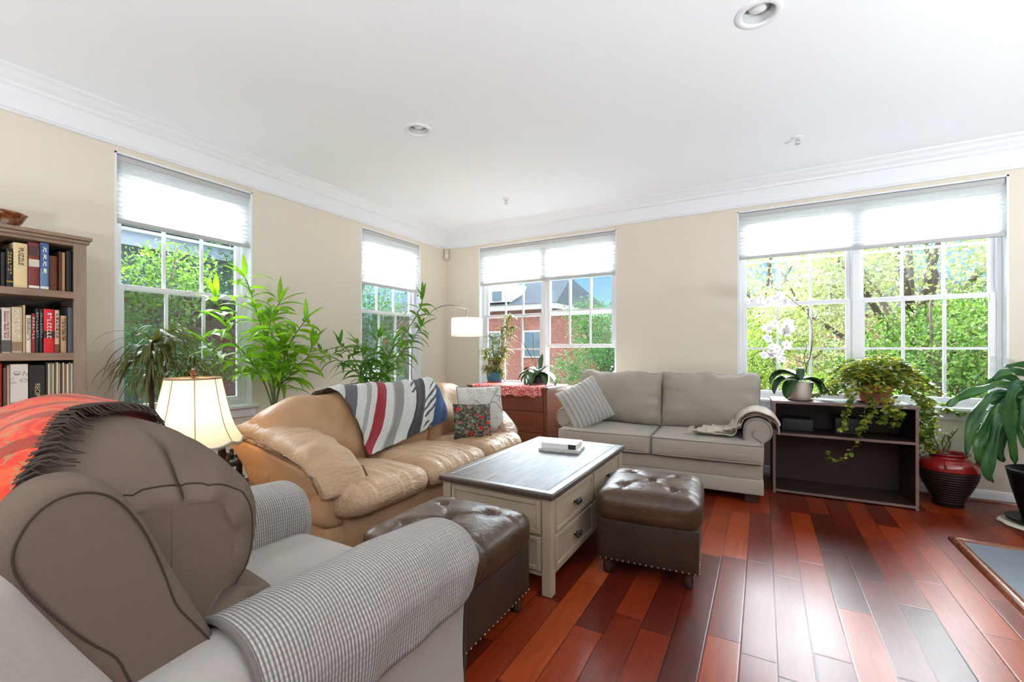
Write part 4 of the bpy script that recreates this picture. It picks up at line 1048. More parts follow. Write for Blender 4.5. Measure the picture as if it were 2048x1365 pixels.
# path from low behind the headrest, over the top, to the front edge of the headrest
i0 = min(range(len(ib)), key=lambda i: abs(ib[i][0] + .40) + abs(ib[i][1] - .78)); 
path_r = [Vector((p[0], p[1])) for p in spline([(-0.46, 0.70), (-0.452, 0.88), (-0.41, 0.985), (-0.315, 1.030), (-0.20, 1.030), (-0.09, 0.985), (-0.022, 0.90), (0.004, 0.80), (-0.014, 0.72)], 70, closed=False)]
PL = sum((path_r[i + 1] - path_r[i]).length for i in range(len(path_r) - 1))
def rt_map(s, x):
    p, t = path_eval(path_r, max(0.0, s)); e = abs(x) / 0.33; n = Vector((-t.y, t.x))
    up = max(0, min(1, (p.y - .86) / .12))
    z = p.y - 0.075 * min(1.15, e) ** 2.6 * up; y = p.x - 0.03 * e * e * (1 if p.x > -.2 else 0)
    xx = x; over = max(0, abs(x) - 0.30)
    if over: z -= over * 0.9 + over * over * 3; xx = math.copysign(0.30 + over * .45, x)
    o = 0.012 + 0.004 * math.sin(x * 27 + s * 8) + 0.004 * math.sin(s * 33 + x * 11)
    return Vector((xx, y + n.x * o, z + n.y * o - 0.95))
def s_front(x):
    # hem of the throw: far side hangs to the front, near side stays on top
    u = (x + 0.40) / 0.80
    ks = [(-.40, .92), (-.30, .88), (-.2, .70), (0, .53), (.15, .42), (.30, .31), (.40, .24)]
    for (xa, sa), (xb, sb_) in zip(ks, ks[1:]):
        if x <= xb: return sa + (sb_ - sa) * (x - xa) / (xb - xa) + .008 * math.sin(x * 30)
    return .16
b = MB(); b.grid(lambda u, v: rt_map(0.14 + (s_front(-0.40 + 0.80 * u) - 0.14) * v, -0.40 + 0.80 * u), 70, 60)
b.build('woven_cloth', M['redthrow'], Rt, solid=0.005, fix=False)
b = MB(); rr = random.Random(9)
for k in range(150):
    x = -0.40 + 0.80 * (k + rr.random()) / 150; s0 = s_front(x); pts = []
    dx = rr.uniform(-.015, .03); Lf = rr.uniform(.03, .055)
    for j in range(5): pts.append(rt_map(s0 - .006 + Lf * j / 4, x + dx * j / 4) + Vector((0, 0, .002 - (0.004 * j if j > 2 else 0))))
    b.tube(pts, [0.0028, 0.0026, 0.0022, 0.0018, 0.001], 4)
for k in range(60):
    s0 = 0.15 + (s_front(-.40) - .15) * k / 60; p0 = rt_map(s0, -0.40)
    b.tube([p0, p0 + Vector((-.004, rr.uniform(-.01, .02), -.02)), p0 + Vector((-.002, rr.uniform(-.015, .03), -.05))], [0.0028, .002, .001], 4)
b.build('tassels', M['fringe'], Rt)
# ================================================================== bookcase on the left wall (front faces +x)
M['oak'] = wood('weathered_oak', (0.20, 0.125, 0.075), (0.34, 0.235, 0.155), 'y', 2.5, 0.55, 0.15)
M['oakv'] = wood('weathered_oak_vertical', (0.22, 0.155, 0.105), (0.33, 0.25, 0.18), 'z', 2.5, 0.6, 0.15)
M['caseback'] = plain('dark_case_back', (0.06, 0.045, 0.035), 0.7)
FX = 0.35; BY1 = -3.713; BY0 = -4.62; ST = 0.052
B_ = empty('bookcase', (0.18, (BY0 + BY1) / 2, 0), 'weathered oak bookcase full of books against the left wall', 'bookcase')
def Lc(x0, x1, y0, y1, z0, z1, b):
    cx, cy = 0.18, (BY0 + BY1) / 2; b.box(x0 - cx, x1 - cx, y0 - cy, y1 - cy, z0, z1); return b
SHZ = [(0.06, 0.085), (0.36, 0.385), (0.72, 0.746), (1.095, 1.136), (1.439, 1.477)]
Lc(0.012, FX - .012, BY0 + .01, BY0 + .03, 0, 1.755, MB()).build('side_panel', M['oakv'], B_, smooth=False)
Lc(0.012, FX - .012, BY1 - .03, BY1 - .01, 0, 1.755, MB()).build('side_panel', M['oakv'], B_, smooth=False)
for y0, y1 in ((BY0 + .008, BY0 + .008 + ST), (BY1 - .008 - ST, BY1 - .008)): Lc(FX - .022, FX, y0, y1, 0, 1.755, MB()).build('stile', M['oakv'], B_, smooth='auto', bevel=0.003)
Lc(0.010, 0.016, BY0 + .03, BY1 - .03, 0.06, 1.75, MB()).build('back_panel', M['caseback'], B_, smooth=False)
for (z0, z1) in SHZ: Lc(0.016, FX - .004, BY0 + .03, BY1 - .03, z0, z1, MB()).build('shelf', M['oak'], B_, smooth='auto', bevel=0.002)
Lc(0.016, FX - .004, BY0 + .03, BY1 - .03, 1.735, 1.752, MB()).build('shelf', M['oak'], B_, smooth='auto')
b = MB(); Lc(0.004, FX + .012, BY0 - .004, BY1 + .004, 1.752, 1.770, b); Lc(0.002, FX + .024, BY0 - .014, BY1 + .012, 1.770, 1.790, b); b.build('cornice_top', M['oak'], B_, smooth='auto', bevel=0.004)
TX = Matrix(((0, 0, 1), (1, 0, 0), (0, 1, 0)))    # text facing +x, reading along +y
TXV = Matrix(((0, 0, 1), (0, 1, 0), (-1, 0, 0)))   # spine text running down
def hexc(h, k=1.0):
    h = h.lstrip('#'); v = [int(h[i:i + 2], 16) / 255 for i in (0, 2, 4)]; return tuple(((c / 12.92) if c < .04 else ((c + .055) / 1.055) ** 2.4) * k for c in v)
spine_mats = {}
def smat(h):
    if h not in spine_mats: spine_mats[h] = plain('book_cover_' + ['tone'][0], hexc(h), 0.5)
    return spine_mats[h]
def yof(px): return atX(px, 600, FX - .03).y
def shelfbook(px0, px1, pyt, zb, col, label, txt=None, tcol='#e8e0d0', ts=0.6, group=None, band=None, depth=0.2, lean=0, rnd=True, setback=0.0, patch=None):
    y0, y1 = yof(px0) + .0006, yof(px1) - .0006; xm = FX - .03 - setback
    ht = atX((px0 + px1) / 2, pyt, xm).z - zb; w = y1 - y0
    r = empty('book', (xm, (y0 + y1) / 2, zb + .0005), label, 'book', group=group)
    if lean: r.rotation_euler = (lean, 0, 0)
    t = min(0.003, w * .2); c = smat(col)
    b = MB(); b.box(-depth, -.001, -w / 2, -w / 2 + t, 0, ht); b.box(-depth, -.001, w / 2 - t, w / 2, 0, ht)
    if rnd and w > .012: b.add([(-0.001 + .004 * math.cos(PI * (k / 8 - .5)), w / 2 * math.sin(PI * (k / 8 - .5)), z) for z in (0, ht) for k in range(9)], [(k, k + 1, k + 10, k + 9) for k in range(8)] + [tuple(range(9))[::-1], tuple(range(9, 18))])
    else: b.box(-.002, 0.002, -w / 2, w / 2, 0, ht)
    b.build('cover', c, r, smooth='auto')
    MB().box(-depth + .006, -.0012, -w / 2 + t, w / 2 - t, .003, ht - .004).build('pages', M['page'], r, smooth=False)
    if patch:
        for (z0, z1, pc) in patch: MB().box(-.0005, .0036, -w / 2 * .97, w / 2 * .97, z0 * ht, z1 * ht).build('spine_band', smat(pc), r, smooth=False)
    if txt in ('PUZZLE', 'RECIPES'): text_mesh('spine_text', txt, w * ts, smat(tcol), r, (0.0042, 0, ht * (.70 if txt == 'PUZZLE' else .55)), TXV)
    elif txt:
        b = MB(); rq = random.Random(len(txt) + int(px0)); z = ht * .92; sw_ = w * ts * .5
        for q_ in range(int(txt)):
            hh = ht * .60 / int(txt); k_ = rq.random()
            b.box(.0036, .0043, -sw_ * (1 if k_ > .2 else .6), -sw_ * .55, z - hh * .8, z)
            if k_ > .3: b.box(.0036, .0043, -sw_, sw_ * (.9 if k_ > .6 else .2), z - hh * (.35 if k_ > .5 else .6), z - hh * .12)
            if k_ < .7: b.box(.0036, .0043, sw_ * .4, sw_, z - hh * .75, z - hh * .1)
            z -= hh
        b.build('spine_lettering', smat(tcol), r, smooth=False)
    return r
z1_ = 1.477; z2_ = 1.136; z3_ = 0.746
g1, g2, g3 = 'books on the top shelf of the bookcase', 'books on the middle shelf of the bookcase', 'books on the lower shelf of the bookcase'
shelfbook(-14, 0, 480, z1_, '#1b1512', 'black book at the left frame edge on the top shelf', group=g1)
shelfbook(1, 11, 505, z1_, '#17110f', 'short thin black book on the top shelf, left of the gold lettered one', group=g1)
shelfbook(12, 26, 498, z1_, '#14100f', 'black book with small gold lettering on the top shelf', '7', '#c9a44a', .5, g1, patch=[(0.12, .16, '#9a7a35')])
shelfbook(26.5, 55.5, 487, z1_, '#dcc493', 'cream book titled PUZZLE on the top shelf', 'PUZZLE', '#1a1716', .52, g1, patch=None)
shelfbook(56.5, 79, 486, z1_, '#7a2c22', 'maroon book with a pale title label on the top shelf', None, group=g1, patch=[(.48, .64, '#c9c0ad'), (.72, .92, '#4a2d28'), (.02, .07, '#e8e4da')])
shelfbook(80, 97.5, 487, z1_, '#5d7ba0', 'blue book on the top shelf', '4', '#e8e4da', .4, g1, patch=[(.45, .98, '#3e5f93'), (.02, .07, '#e8e4da')])
shelfbook(99.5, 119, 513, z1_, '#6b3a1d', 'short brown book on the top shelf', group=g1, setback=.03)
shelfbook(120, 125, 504, z1_, '#5a2f18', 'thin dark brown book on the top shelf', group=g1, setback=.02)
shelfbook(125.6, 131, 506, z1_, '#b28a56', 'thin tan book on the top shelf', group=g1, setback=.01)
shelfbook(134, 149, 504, z1_, '#26201e', 'black book at the right end of the top shelf', group=g1, setback=.02)
shelfbook(-12, 2.5, 620, z2_, '#3a4038', 'dark book at the left frame edge on the middle shelf', group=g2)
shelfbook(3, 22, 616, z2_, '#cfc3b4', 'pale book with red script on the middle shelf', '15', '#a4332a', .5, g2, patch=[(.02, .28, '#57504a')])
shelfbook(23, 45, 615, z2_, '#cdb896', 'wide cream book with a brown foot on the middle shelf', '7', '#e9e2d2', .42, g2, patch=[(.04, .24, '#8c7358')])
shelfbook(45.6, 50.5, 611, z2_, '#c7a877', 'tall thin tan book on the middle shelf', group=g2)
shelfbook(51.5, 62.5, 631, z2_, '#d8cdb6', 'small white book with black lettering on the middle shelf', '12', '#2a2220', .55, g2)
shelfbook(63, 70, 628, z2_, '#8f1c1d', 'thin dark red book on the middle shelf', '7', '#e0d4c0', .6, g2)
shelfbook(70.6, 78, 618, z2_, '#1d2226', 'thin black book left of the green-black pair on the middle shelf', '9', '#b7bba8', .55, g2)
shelfbook(78.6, 86, 619, z2_, '#151a1d', 'thin black book beside the big red one on the middle shelf', '10', '#8fa0a5', .5, g2)
shelfbook(87, 109, 619, z2_, '#d5161a', 'bright red thick book with white lettering on the middle shelf', '8', '#f0ddd8', .42, g2, patch=[(.34, .50, '#3a1a18')])
shelfbook(109.6, 119, 621, z2_, '#cfae97', 'pink-beige book with a brown foot on the middle shelf', '7', '#3a2a24', .5, g2, patch=[(.0, .2, '#7a3526')])
shelfbook(121, 133.5, 632, z2_, '#b39168', 'short tan book with dark lettering on the middle shelf', '12', '#382416', .55, g2)
shelfbook(135.5, 150, 616, z2_, '#4a5054', 'dark grey book at the right end of the middle shelf', group=g2)
shelfbook(-14, 4, 728, z3_, '#a8201c', 'red book at the left frame edge on the lower shelf', group=g3)
shelfbook(6, 13, 736, z3_, '#5d4332', 'brown book left of the cookery book on the lower shelf', group=g3)
shelfbook(13.6, 19, 732, z3_, '#b49877', 'thin tan book left of the cookery book on the lower shelf', group=g3)
ck = shelfbook(20, 56, 729, z3_, '#d9d3c7', 'wide white cookery book with kitchen drawings on the lower shelf', None, group=g3, rnd=False, patch=[(.0, .40, '#9da3a8')], depth=.2)
shelfbook(57.5, 90, 731, z3_, '#15110f', 'thick black book titled RECIPES on the lower shelf', 'RECIPES', '#cdb98a', .46, g3, rnd=False)
# drawings of pots and pans on the cookery book
b = MB(); hw_ = (yof(56) - yof(20)) / 2
def dr(cy, cz, r, sq=1.0, n=18): b.tube([(0.0042, cy + r * math.cos(2 * PI * k / n), cz + r * sq * math.sin(2 * PI * k / n)) for k in range(n + 1)], 0.0007, 4, cap=False)
dr(-.008, .285, .012, .7); dr(-.008, .278, .009, .5); dr(.017, .245, .014, .55); dr(-.024, .235, .010, .35); b.tube([(.0042, -.034, .25), (.0042, -.020, .262)], .0008, 4); b.tube([(.0042, .025, .27), (.0042, .034, .29)], .0008, 4); b.tube([(.0042, .012, .27), (.0042, .018, .292), (.0042, .022, .28)], .0008, 4)
b.build('kitchen_drawings', M['ink'], ck)
rr = random.Random(21); px_ = 91.5; cols = ['#2b2723', '#d8cdb8', '#8a7a66', '#cbb894', '#5b4a3a', '#d9d0bf', '#a98f6c', '#3c332c', '#c9bca4', '#7c6446', '#e2dccd', '#917a5a', '#dad2c2', '#b3abA0'.lower()]
for k, ccol in enumerate(cols):
    w = 3.9; top = 727 + rr.uniform(-1.5, 2)
    shelfbook(px_, px_ + w, top, z3_, ccol, 'thin magazine number in the row at the right end of the lower shelf', group='magazines at the right end of the lower shelf', rnd=False, depth=.2 + rr.uniform(-.02, .01))['label'] = ('%s magazine spine, %s from left at the right end of the lower shelf' % ('pale' if ccol[1] in 'cde' else ('tan' if ccol[1] in '789ab' else 'dark'), ['first', 'second', 'third', 'fourth', 'fifth', 'sixth', 'seventh', 'eighth', 'ninth', 'tenth', 'eleventh', 'twelfth', 'thirteenth', 'fourteenth'][k]))
    px_ += w + .25

# mosaic glass bowl on top of the bookcase
def mat_bowl():
    g = NG('red_gold_mosaic_glass'); v = g.n('TexVoronoi'); g.set(v.inputs['Vector'], g.coord()); v.inputs['Scale'].default_value = 45
    n = g.noise(g.coord(), 26, 3)
    c = g.ramp(n, [(0.35, (0.20, 0.035, 0.015)), (0.5, (0.36, 0.16, 0.07)), (0.62, (0.5, 0.42, 0.33))])
    return g.pbr(c, 0.12, 0.25, g.bump(v.outputs['Distance'], 0.4, 0.004))
Bo = empty('mosaic_bowl', (0.20, -4.035, 1.790), 'red and gold mosaic glass bowl on top of the bookcase', 'bowl')
MB().lathe([(0.001, 0), (0.062, 0.0), (0.068, 0.006), (0.095, 0.045), (0.112, 0.082), (0.116, 0.086), (0.110, 0.084), (0.090, 0.045), (0.06, 0.010), (0.001, 0.008)], 40).build('bowl_body', mat_bowl(), Bo)

# ================================================================== table lamp, end table, etagere
M['cherry'] = wood('cherry_cabinet_wood', (0.10, 0.024, 0.010), (0.19, 0.052, 0.022), 'x', 2, 0.35, 0.06, coat=0.2)
M['blackwood'] = wood('espresso_wood', (0.018, 0.010, 0.008), (0.045, 0.024, 0.018), 'x', 2, 0.4, 0.06)
M['gold'] = plain('antique_gold', (0.62, 0.36, 0.12), 0.25, 0.85)
def mat_shade(name, col, transl):
    g = NG(name); co = g.coord(); return g.pbr(col, 0.85, 0, g.bump(g.noise(co, 300, 2), .15, .002), transl=transl, trans=col)
M['lampshade'] = mat_shade('cream_silk_shade', (0.80, 0.74, 0.64), 0.5)
lp = at(387, 870, 2.20); LX, LY = lp.x, lp.y
zoff = 0.50
E_ = empty('end_table', (LX, LY, 0), 'dark end table under the table lamp, mostly hidden by the recliner', 'table')
MB().box(-.22, .22, -.20, .20, .36, .38).build('tabletop', M['blackwood'], E_, smooth=False, bevel=.004)
for sx in (-1, 1):
    for sy in (-1, 1): MB().box(sx * .19 - .018, sx * .19 + .018, sy * .17 - .018, sy * .17 + .018, 0, .36).build('leg', M['blackwood'], E_, smooth=False)
La = empty('table_lamp', (LX, LY, 0.3805), 'lit table lamp with a cream bell shade and gold striped vase base', 'lamp')
def zl(py): return at(387, py, 2.20).z - 0.3805
def stripes():
    g = NG('gold_cream_striped_ceramic'); co = g.coord(); s = g.n('SeparateXYZ'); g.t.links.new(co, s.inputs[0])
    a = g.math('ARCTAN2', s.outputs[1], s.outputs[0]); f = g.math('SINE', g.math('MULTIPLY', a, 9))
    c = g.mix(g.math('GREATER_THAN', f, 0.0), (0.62, 0.50, 0.30), (0.40, 0.20, 0.05))
    return g.pbr(c, 0.15, 0.2, coat=0.6)
vs_ = [(0.001, 0), (0.070, 0.0), (0.072, 0.012), (0.055, 0.020), (0.050, 0.030), (0.058, 0.06), (0.080, 0.12), (0.098, 0.175), (0.103, 0.215), (0.096, 0.25), (0.075, 0.275), (0.052, 0.287), (0.046, 0.292)]
zn = zl(898); k_ = zn / 0.292
MB().lathe([(r_, z_ * k_) for r_, z_ in vs_], 48).build('vase_base', stripes(), La)
MB().lathe([(0.046, zn), (0.058, zn + .004), (0.060, zn + .012), (0.055, zn + .02), (0.030, zn + .034), (0.010, zn + .04)], 36).build('brass_cap', M['gold'], La)
b = MB()
for k in range(18):
    a = 2 * PI * k / 18; b.sphere((0.053 * math.cos(a), .053 * math.sin(a), zn - .004), 0.0065, 8)
b.build('beaded_collar', M['gold'], La)
zt, zbm = zl(757), zl(884)
MB().tube([(0, 0, zn + .03), (0, 0, zt + .008)], 0.005).build('stem', M['gold'], La)
def bell(u):
    t = u; return 0.118 + (0.212 - 0.118) * (t ** 1.9 * .75 + t * .25) + .004 * math.sin(t * 6)
def lampz(u, a): return zt + (zbm - zt) * u - (0.0 if u < .98 else 0)
NP = 8
def shade_pt(u, v):
    a = 2 * PI * u; r = bell(v); ph = (u * NP + .5) % 1; sc = 1 - 0.035 * (4 * (ph - .5) ** 2 - .0) * 0 - 0.03 * math.sin(PI * ph) * v * 0 + 0.0
    panel_ = math.cos(PI / NP) / math.cos(2 * PI * (ph - .5) / NP)
    r *= (0.35 * panel_ + 0.65)
    z = zt + (zbm - zt) * v; z += 0.018 * max(0, v - .8) / .2 * (-math.sin(PI * ph) + .35)
    return Vector((r * math.cos(a), r * math.sin(a), z))
sh = MB().grid(shade_pt, 96, 24, closeu=True).build('lamp_shade', M['lampshade'], La, fix=False)
M['trimb'] = plain('tan_gimp_trim', (0.28, 0.20, 0.12), 0.8)
b = MB(); b.tube([shade_pt(k / 96, 0.0) for k in range(97)], 0.0045, 6, cap=False); b.build('top_trim', M['trimb'], sh)
b = MB(); b.tube([shade_pt(k / 96, 1.0) for k in range(97)], 0.005, 6, cap=False)
for k in range(200):
    p = shade_pt(k / 200, 1.0); b.tube([p, p + Vector((0, 0, -.014))], 0.0016, 4)
b.build('bottom_fringe', plain('grey_green_fringe', (0.42, 0.40, 0.32), 0.9), sh)
for k in range(NP):
    u = (k + .5) / NP; MB().tube([Vector((p.x * 1.004, p.y * 1.004, p.z)) for p in [shade_pt(u, j / 20) for j in range(21)]], 0.0022, 5).build('shade_rib', M['trimb'], sh)
b = MB(); b.sphere((0, 0, zt + .030), 0.017, 14); b.tube([(0, 0, zt), (0, 0, zt + .018)], [0.009, .006]); b.build('finial', plain('amber_finial', (0.16, 0.045, 0.015), 0.1, 0.3), La)
b = MB()
for k in range(3): a = k * 2.094; b.tube([(0, 0, zt + .002), (0.117 * math.cos(a), .117 * math.sin(a), zt + .001)], .0018, 5)
b.build('shade_spider', M['gold'], La)
bl = MB().sphere((0, 0, (zt + zbm) / 2 + .03), 0.028, 14, (1, 1, 1.3)).build('bulb', NG('warm_bulb').pbr((1, .9, .7), emit=(1, 0.72, 0.42), emit_s=5), La)
def point(name, loc, e, col, rad, parent=None):
    l = bpy.data.lights.new(name, 'POINT'); l.energy = e; l.color = col; l.shadow_soft_size = rad
    o = bpy.data.objects.new(name, l); COL.objects.link(o); o.location = loc; return o
point('table_lamp_light', (LX, LY, 0.3805 + (zt + zbm) / 2 - .03), 1.6, (1, 0.68, 0.38), 0.03)

# dark open etagere between lamp and sofa, with wooden beads on its shelves
ep = at(462, 930, 2.75)
Et = empty('etagere', (ep.x, ep.y, 0), 'dark narrow open shelf unit between the lamp and the leather sofa', 'shelf')
for sx in (-1, 1):
    for sy in (-1, 1): MB().box(sx * .13 - .014, sx * .13 + .014, sy * .12 - .014, sy * .12 + .014, 0, .62).build('post', M['blackwood'], Et, smooth=False)
for z in (.10, .29, .455, .60): MB().box(-.145, .145, -.135, .135, z, z + .016).build('shelf', M['blackwood'], Et, smooth=False)
for kk, (z, lab) in enumerate(((.4711, 'string of brown wooden beads on the upper shelf behind the lamp'), (.3061, 'string of brown wooden beads on the lower shelf behind the lamp'))):
    rr = random.Random(kk); b = MB()
    for k in range(26):
        a = k * .9; r_ = .03 + .05 * rr.random(); b.sphere((r_ * math.cos(a) + .02, r_ * math.sin(a), .013 + .013 * (k % 3)), .014, 8)
    tag(b.build('wooden_beads', plain('bead_wood', (0.22, 0.10, 0.05), .5), None, loc=(ep.x, ep.y, z)), lab, 'beads', 'wooden beads')

# ================================================================== arc floor lamp
M['nickel'] = plain('brushed_nickel', (0.42, 0.41, 0.39), 0.28, 1.0)
t0 = 4.75
pb = at(825, 700, t0); sc_ = at(935.5, 655, t0)
A_ = empty('arc_lamp', (pb.x, pb.y, 0), 'arching metal floor lamp with a white drum shade in the room corner', 'lamp')
o3 = Vector((pb.x, pb.y, 0))
MB().lathe([(0.001, 0), (0.15, 0), (0.15, .02), (0.02, .03), (0.001, .03)], 32).build('base', M['nickel'], A_)
arc = [at(824, 900, t0), at(823, 760, t0), at(826, 690, t0), at(842, 648, t0), at(868, 620, t0), at(893, 611, t0), at(917, 613, t0), at(934, 619, t0)]
arc = [Vector((pb.x, pb.y, 0.02)), Vector((pb.x, pb.y, .6))] + arc[1:]
P_ = spline([p - o3 for p in arc], 60, closed=False)
MB().tube(P_, 0.0065, 10).build('arched_pole', M['nickel'], A_)
end = P_[-1]; zs = sc_.z
MB().tube([end, Vector((end.x, end.y, zs + .07))], 0.009, 10).build('socket_stem', M['nickel'], A_)
rS = 0.166; c = Vector((end.x, end.y, zs)); hS = 0.098
b = MB().lathe([(rS, -hS), (rS, hS)], 56, c); b.build('drum_shade', mat_shade('white_linen_drum', (0.82, 0.82, 0.80), 0.45), A_, solid=0.002, fix=False)
b = MB()
for k in range(3): a = k * 2.094 + .4; b.tube([c + Vector((0, 0, hS - .03)), c + Vector((rS * math.cos(a), rS * math.sin(a), hS - .012))], .002, 5)
b.build('shade_spider', M['nickel'], A_)
MB().lathe([(0.001, -hS + .008), (rS - .004, -hS + .008)], 48, c).build('diffuser', mat_shade('white_diffuser', (0.85, 0.84, 0.80), 0.6), A_, fix=False)
point('arc_lamp_light', o3 + c, 3.2, (1, 0.86, 0.68), 0.04)

# ================================================================== cherry chest with runner
D_ = empty('chest_of_drawers', (1.285, -0.335, 0), 'cherry wood chest of drawers under the corner window with a red runner', 'chest')
dw, dd, dh = 0.50, 0.27, 0.765
MB().box(-dw + .01, dw - .01, -dd + .012, dd, 0.06, dh - .025).build('carcass', M['cherry'], D_, smooth=False)
MB().box(-dw - .008, dw + .008, -dd - .008, dd, dh - .025, dh).build('top', M['cherry'], D_, smooth='auto', bevel=.006)
MB().box(-dw, dw, -dd + .004, dd, 0, .06).build('plinth', M['cherry'], D_, smooth='auto', bevel=.004)
for k, (z0, z1) in enumerate(((.08, .28), (.29, .50), (.51, .73))):
    for (x0, x1) in ((-dw + .05, dw - .05),):
        dr_ = MB().box(x0, x1, -dd - .002, -dd + .015, z0, z1).build('drawer', M['cherry'], D_, smooth='auto', bevel=.004)
def mat_runner():
    g = NG('red_white_runner'); co = g.coord(scale=(1, 1, 1)); n = g.noise(co, 42, 2, .5, 2.2)
    c = g.mix(g.math('GREATER_THAN', n, 0.54), (0.50, 0.025, 0.022), (0.66, 0.50, 0.46))
    return g.pbr(c, .9)
Ru = empty('table_runner', (1.285, -0.335, dh), 'red and white patterned runner hanging over the front of the chest', 'runner')
rpth = [Vector(p) for p in ((0.22, 0.0025), (-0.27, 0.0025), (-0.280, 0.001), (-0.284, -0.01), (-0.286, -0.11))]
def rmap(q, a): return Vector((a, q.x, q.y + .001))
b = MB()
def rf(u, v):
    a = -0.42 + 0.86 * u; q, t = path_eval(rpth, v * (0.49 + (0.105 - 0.06 * u * 0 + .01 * math.sin(u * 30)) + .01)); return Vector((a, q.x - 0.002 * abs(math.sin(a * 40)) * (1 if q.y < -.004 else 0), q.y + .0015))
b.grid(rf, 60, 40); b.build('runner_cloth', mat_runner(), Ru, solid=0.002, fix=False)

# ================================================================== dark open cabinet
C_ = empty('open_cabinet', (4.215, -0.345, 0), 'dark brown laminate open cabinet with one shelf under the wide window', 'cabinet', rz=0.035)
M['walnut'] = wood('dark_walnut_laminate', (0.016, 0.007, 0.005), (0.034, 0.014, 0.009), 'z', 3, 0.5, 0.03)
M['walnutedge'] = wood('walnut_edge_band', (0.15, 0.09, 0.075), (0.22, 0.14, 0.12), 'x', 3, 0.45, 0.03)
cw, cdp, ch = 0.450, 0.195, 0.742
def edged(name, x0, x1, z0, z1, y0=-cdp, y1=cdp):
    o = MB().box(x0, x1, y0 + .0015, y1, z0, z1).build(name, M['walnut'], C_, smooth=False)
    MB().box(x0, x1, y0, y0 + .0015, z0, z1).build('edge_band', M['walnutedge'], o, smooth=False); return o
t_ = .019
edged('side_panel', -cw, -cw + t_, 0.0, ch - t_); edged('side_panel', cw - t_, cw, 0.0, ch - t_); edged('top', -cw - .006, cw + .006, ch - t_, ch); edged('bottom', -cw + t_, cw - t_, 0.012, 0.012 + t_); edged('shelf', -cw + t_, cw - t_, .468, .487)
MB().box(-cw + t_, cw - t_, cdp - .006, cdp - .001, 0.03, ch - t_).build('back_panel', M['walnut'], C_, smooth=False)
for (x0, x1, h_, lab) in ((-.38, -.16, .10, 'dark box on the cabinet shelf, left'), (-.02, .14, .13, 'black box on the cabinet shelf, right of the other')):
    tag(MB().rbox(x0, x1, -.08, .12, 0, h_, r=.01, n=4).build('storage_box', M['ink'], None, loc=(4.215, -.345, .4875)), lab, 'box', 'dark boxes in the cabinet')
# ================================================================== plants
def leafmat(name, c1, c2, rough=0.4, transl=0.35, edge=None, stripe=None):
    g = NG(name); co = g.coord(); n = g.noise(co, 9, 3); c = g.mix(g.ramp(n, [(0.3, (0, 0, 0)), (0.7, (1, 1, 1))]), c1, c2)
    uv = g.coord('UV'); s = g.n('SeparateXYZ'); g.t.links.new(uv, s.inputs[0])
    d = g.math('ABSOLUTE', g.math('SUBTRACT', s.outputs[0], 0.5))
    if edge is not None: c = g.mix(g.math('GREATER_THAN', d, 0.26), c, edge)
    if stripe is not None: c = g.mix(g.math('LESS_THAN', d, 0.07), c, stripe)
    t = g.mix(1.0, c, (1.7, 1.7, 0.8), 'MULTIPLY')
    return g.pbr(c, rough, 0, transl=transl, trans=t)
M['bamboo'] = leafmat('bright_green_leaf', (0.13, 0.32, 0.02), (0.28, 0.48, 0.04), 0.35, 0.5)
M['bamboo2'] = leafmat('mid_green_leaf', (0.06, 0.20, 0.018), (0.14, 0.30, 0.03), 0.35, 0.42)
M['marg'] = leafmat('dark_green_strap_leaf', (0.06, 0.14, 0.02), (0.16, 0.25, 0.04), 0.35, 0.35, edge=(0.14, 0.06, 0.03))
M['varieg'] = leafmat('cream_edged_leaf', (0.10, 0.13, 0.04), (0.15, 0.18, 0.05), 0.45, 0.35, edge=(0.36, 0.33, 0.13))
M['orchidleaf'] = leafmat('dark_orchid_leaf', (0.022, 0.065, 0.018), (0.045, 0.11, 0.025), 0.28, 0.12, stripe=(0.07, .13, .05))
M['epileaf'] = leafmat('glossy_blue_green_leaf', (0.018, 0.085, 0.035), (0.07, 0.20, 0.035), 0.25, 0.2, stripe=(.05, .14, .06))
M['trail'] = leafmat('yellow_green_round_leaf', (0.20, 0.24, 0.02), (0.50, 0.46, 0.07), 0.45, 0.3)
M['trail2'] = leafmat('green_round_leaf', (0.08, 0.16, 0.02), (0.20, 0.28, 0.04), 0.45, 0.3)
M['stemgreen'] = plain('green_stem', (0.12, 0.17, 0.05), 0.5); M['stembrown'] = plain('brown_stem', (0.09, 0.06, 0.03), 0.7); M['soil'] = plain('potting_soil', (0.03, 0.02, 0.014), 0.95, bump=.8, bscale=60)
M['petal'] = NG('white_orchid_petal').pbr((0.80, 0.77, 0.78), 0.6, transl=0.4, trans=(0.85, 0.8, 0.82))

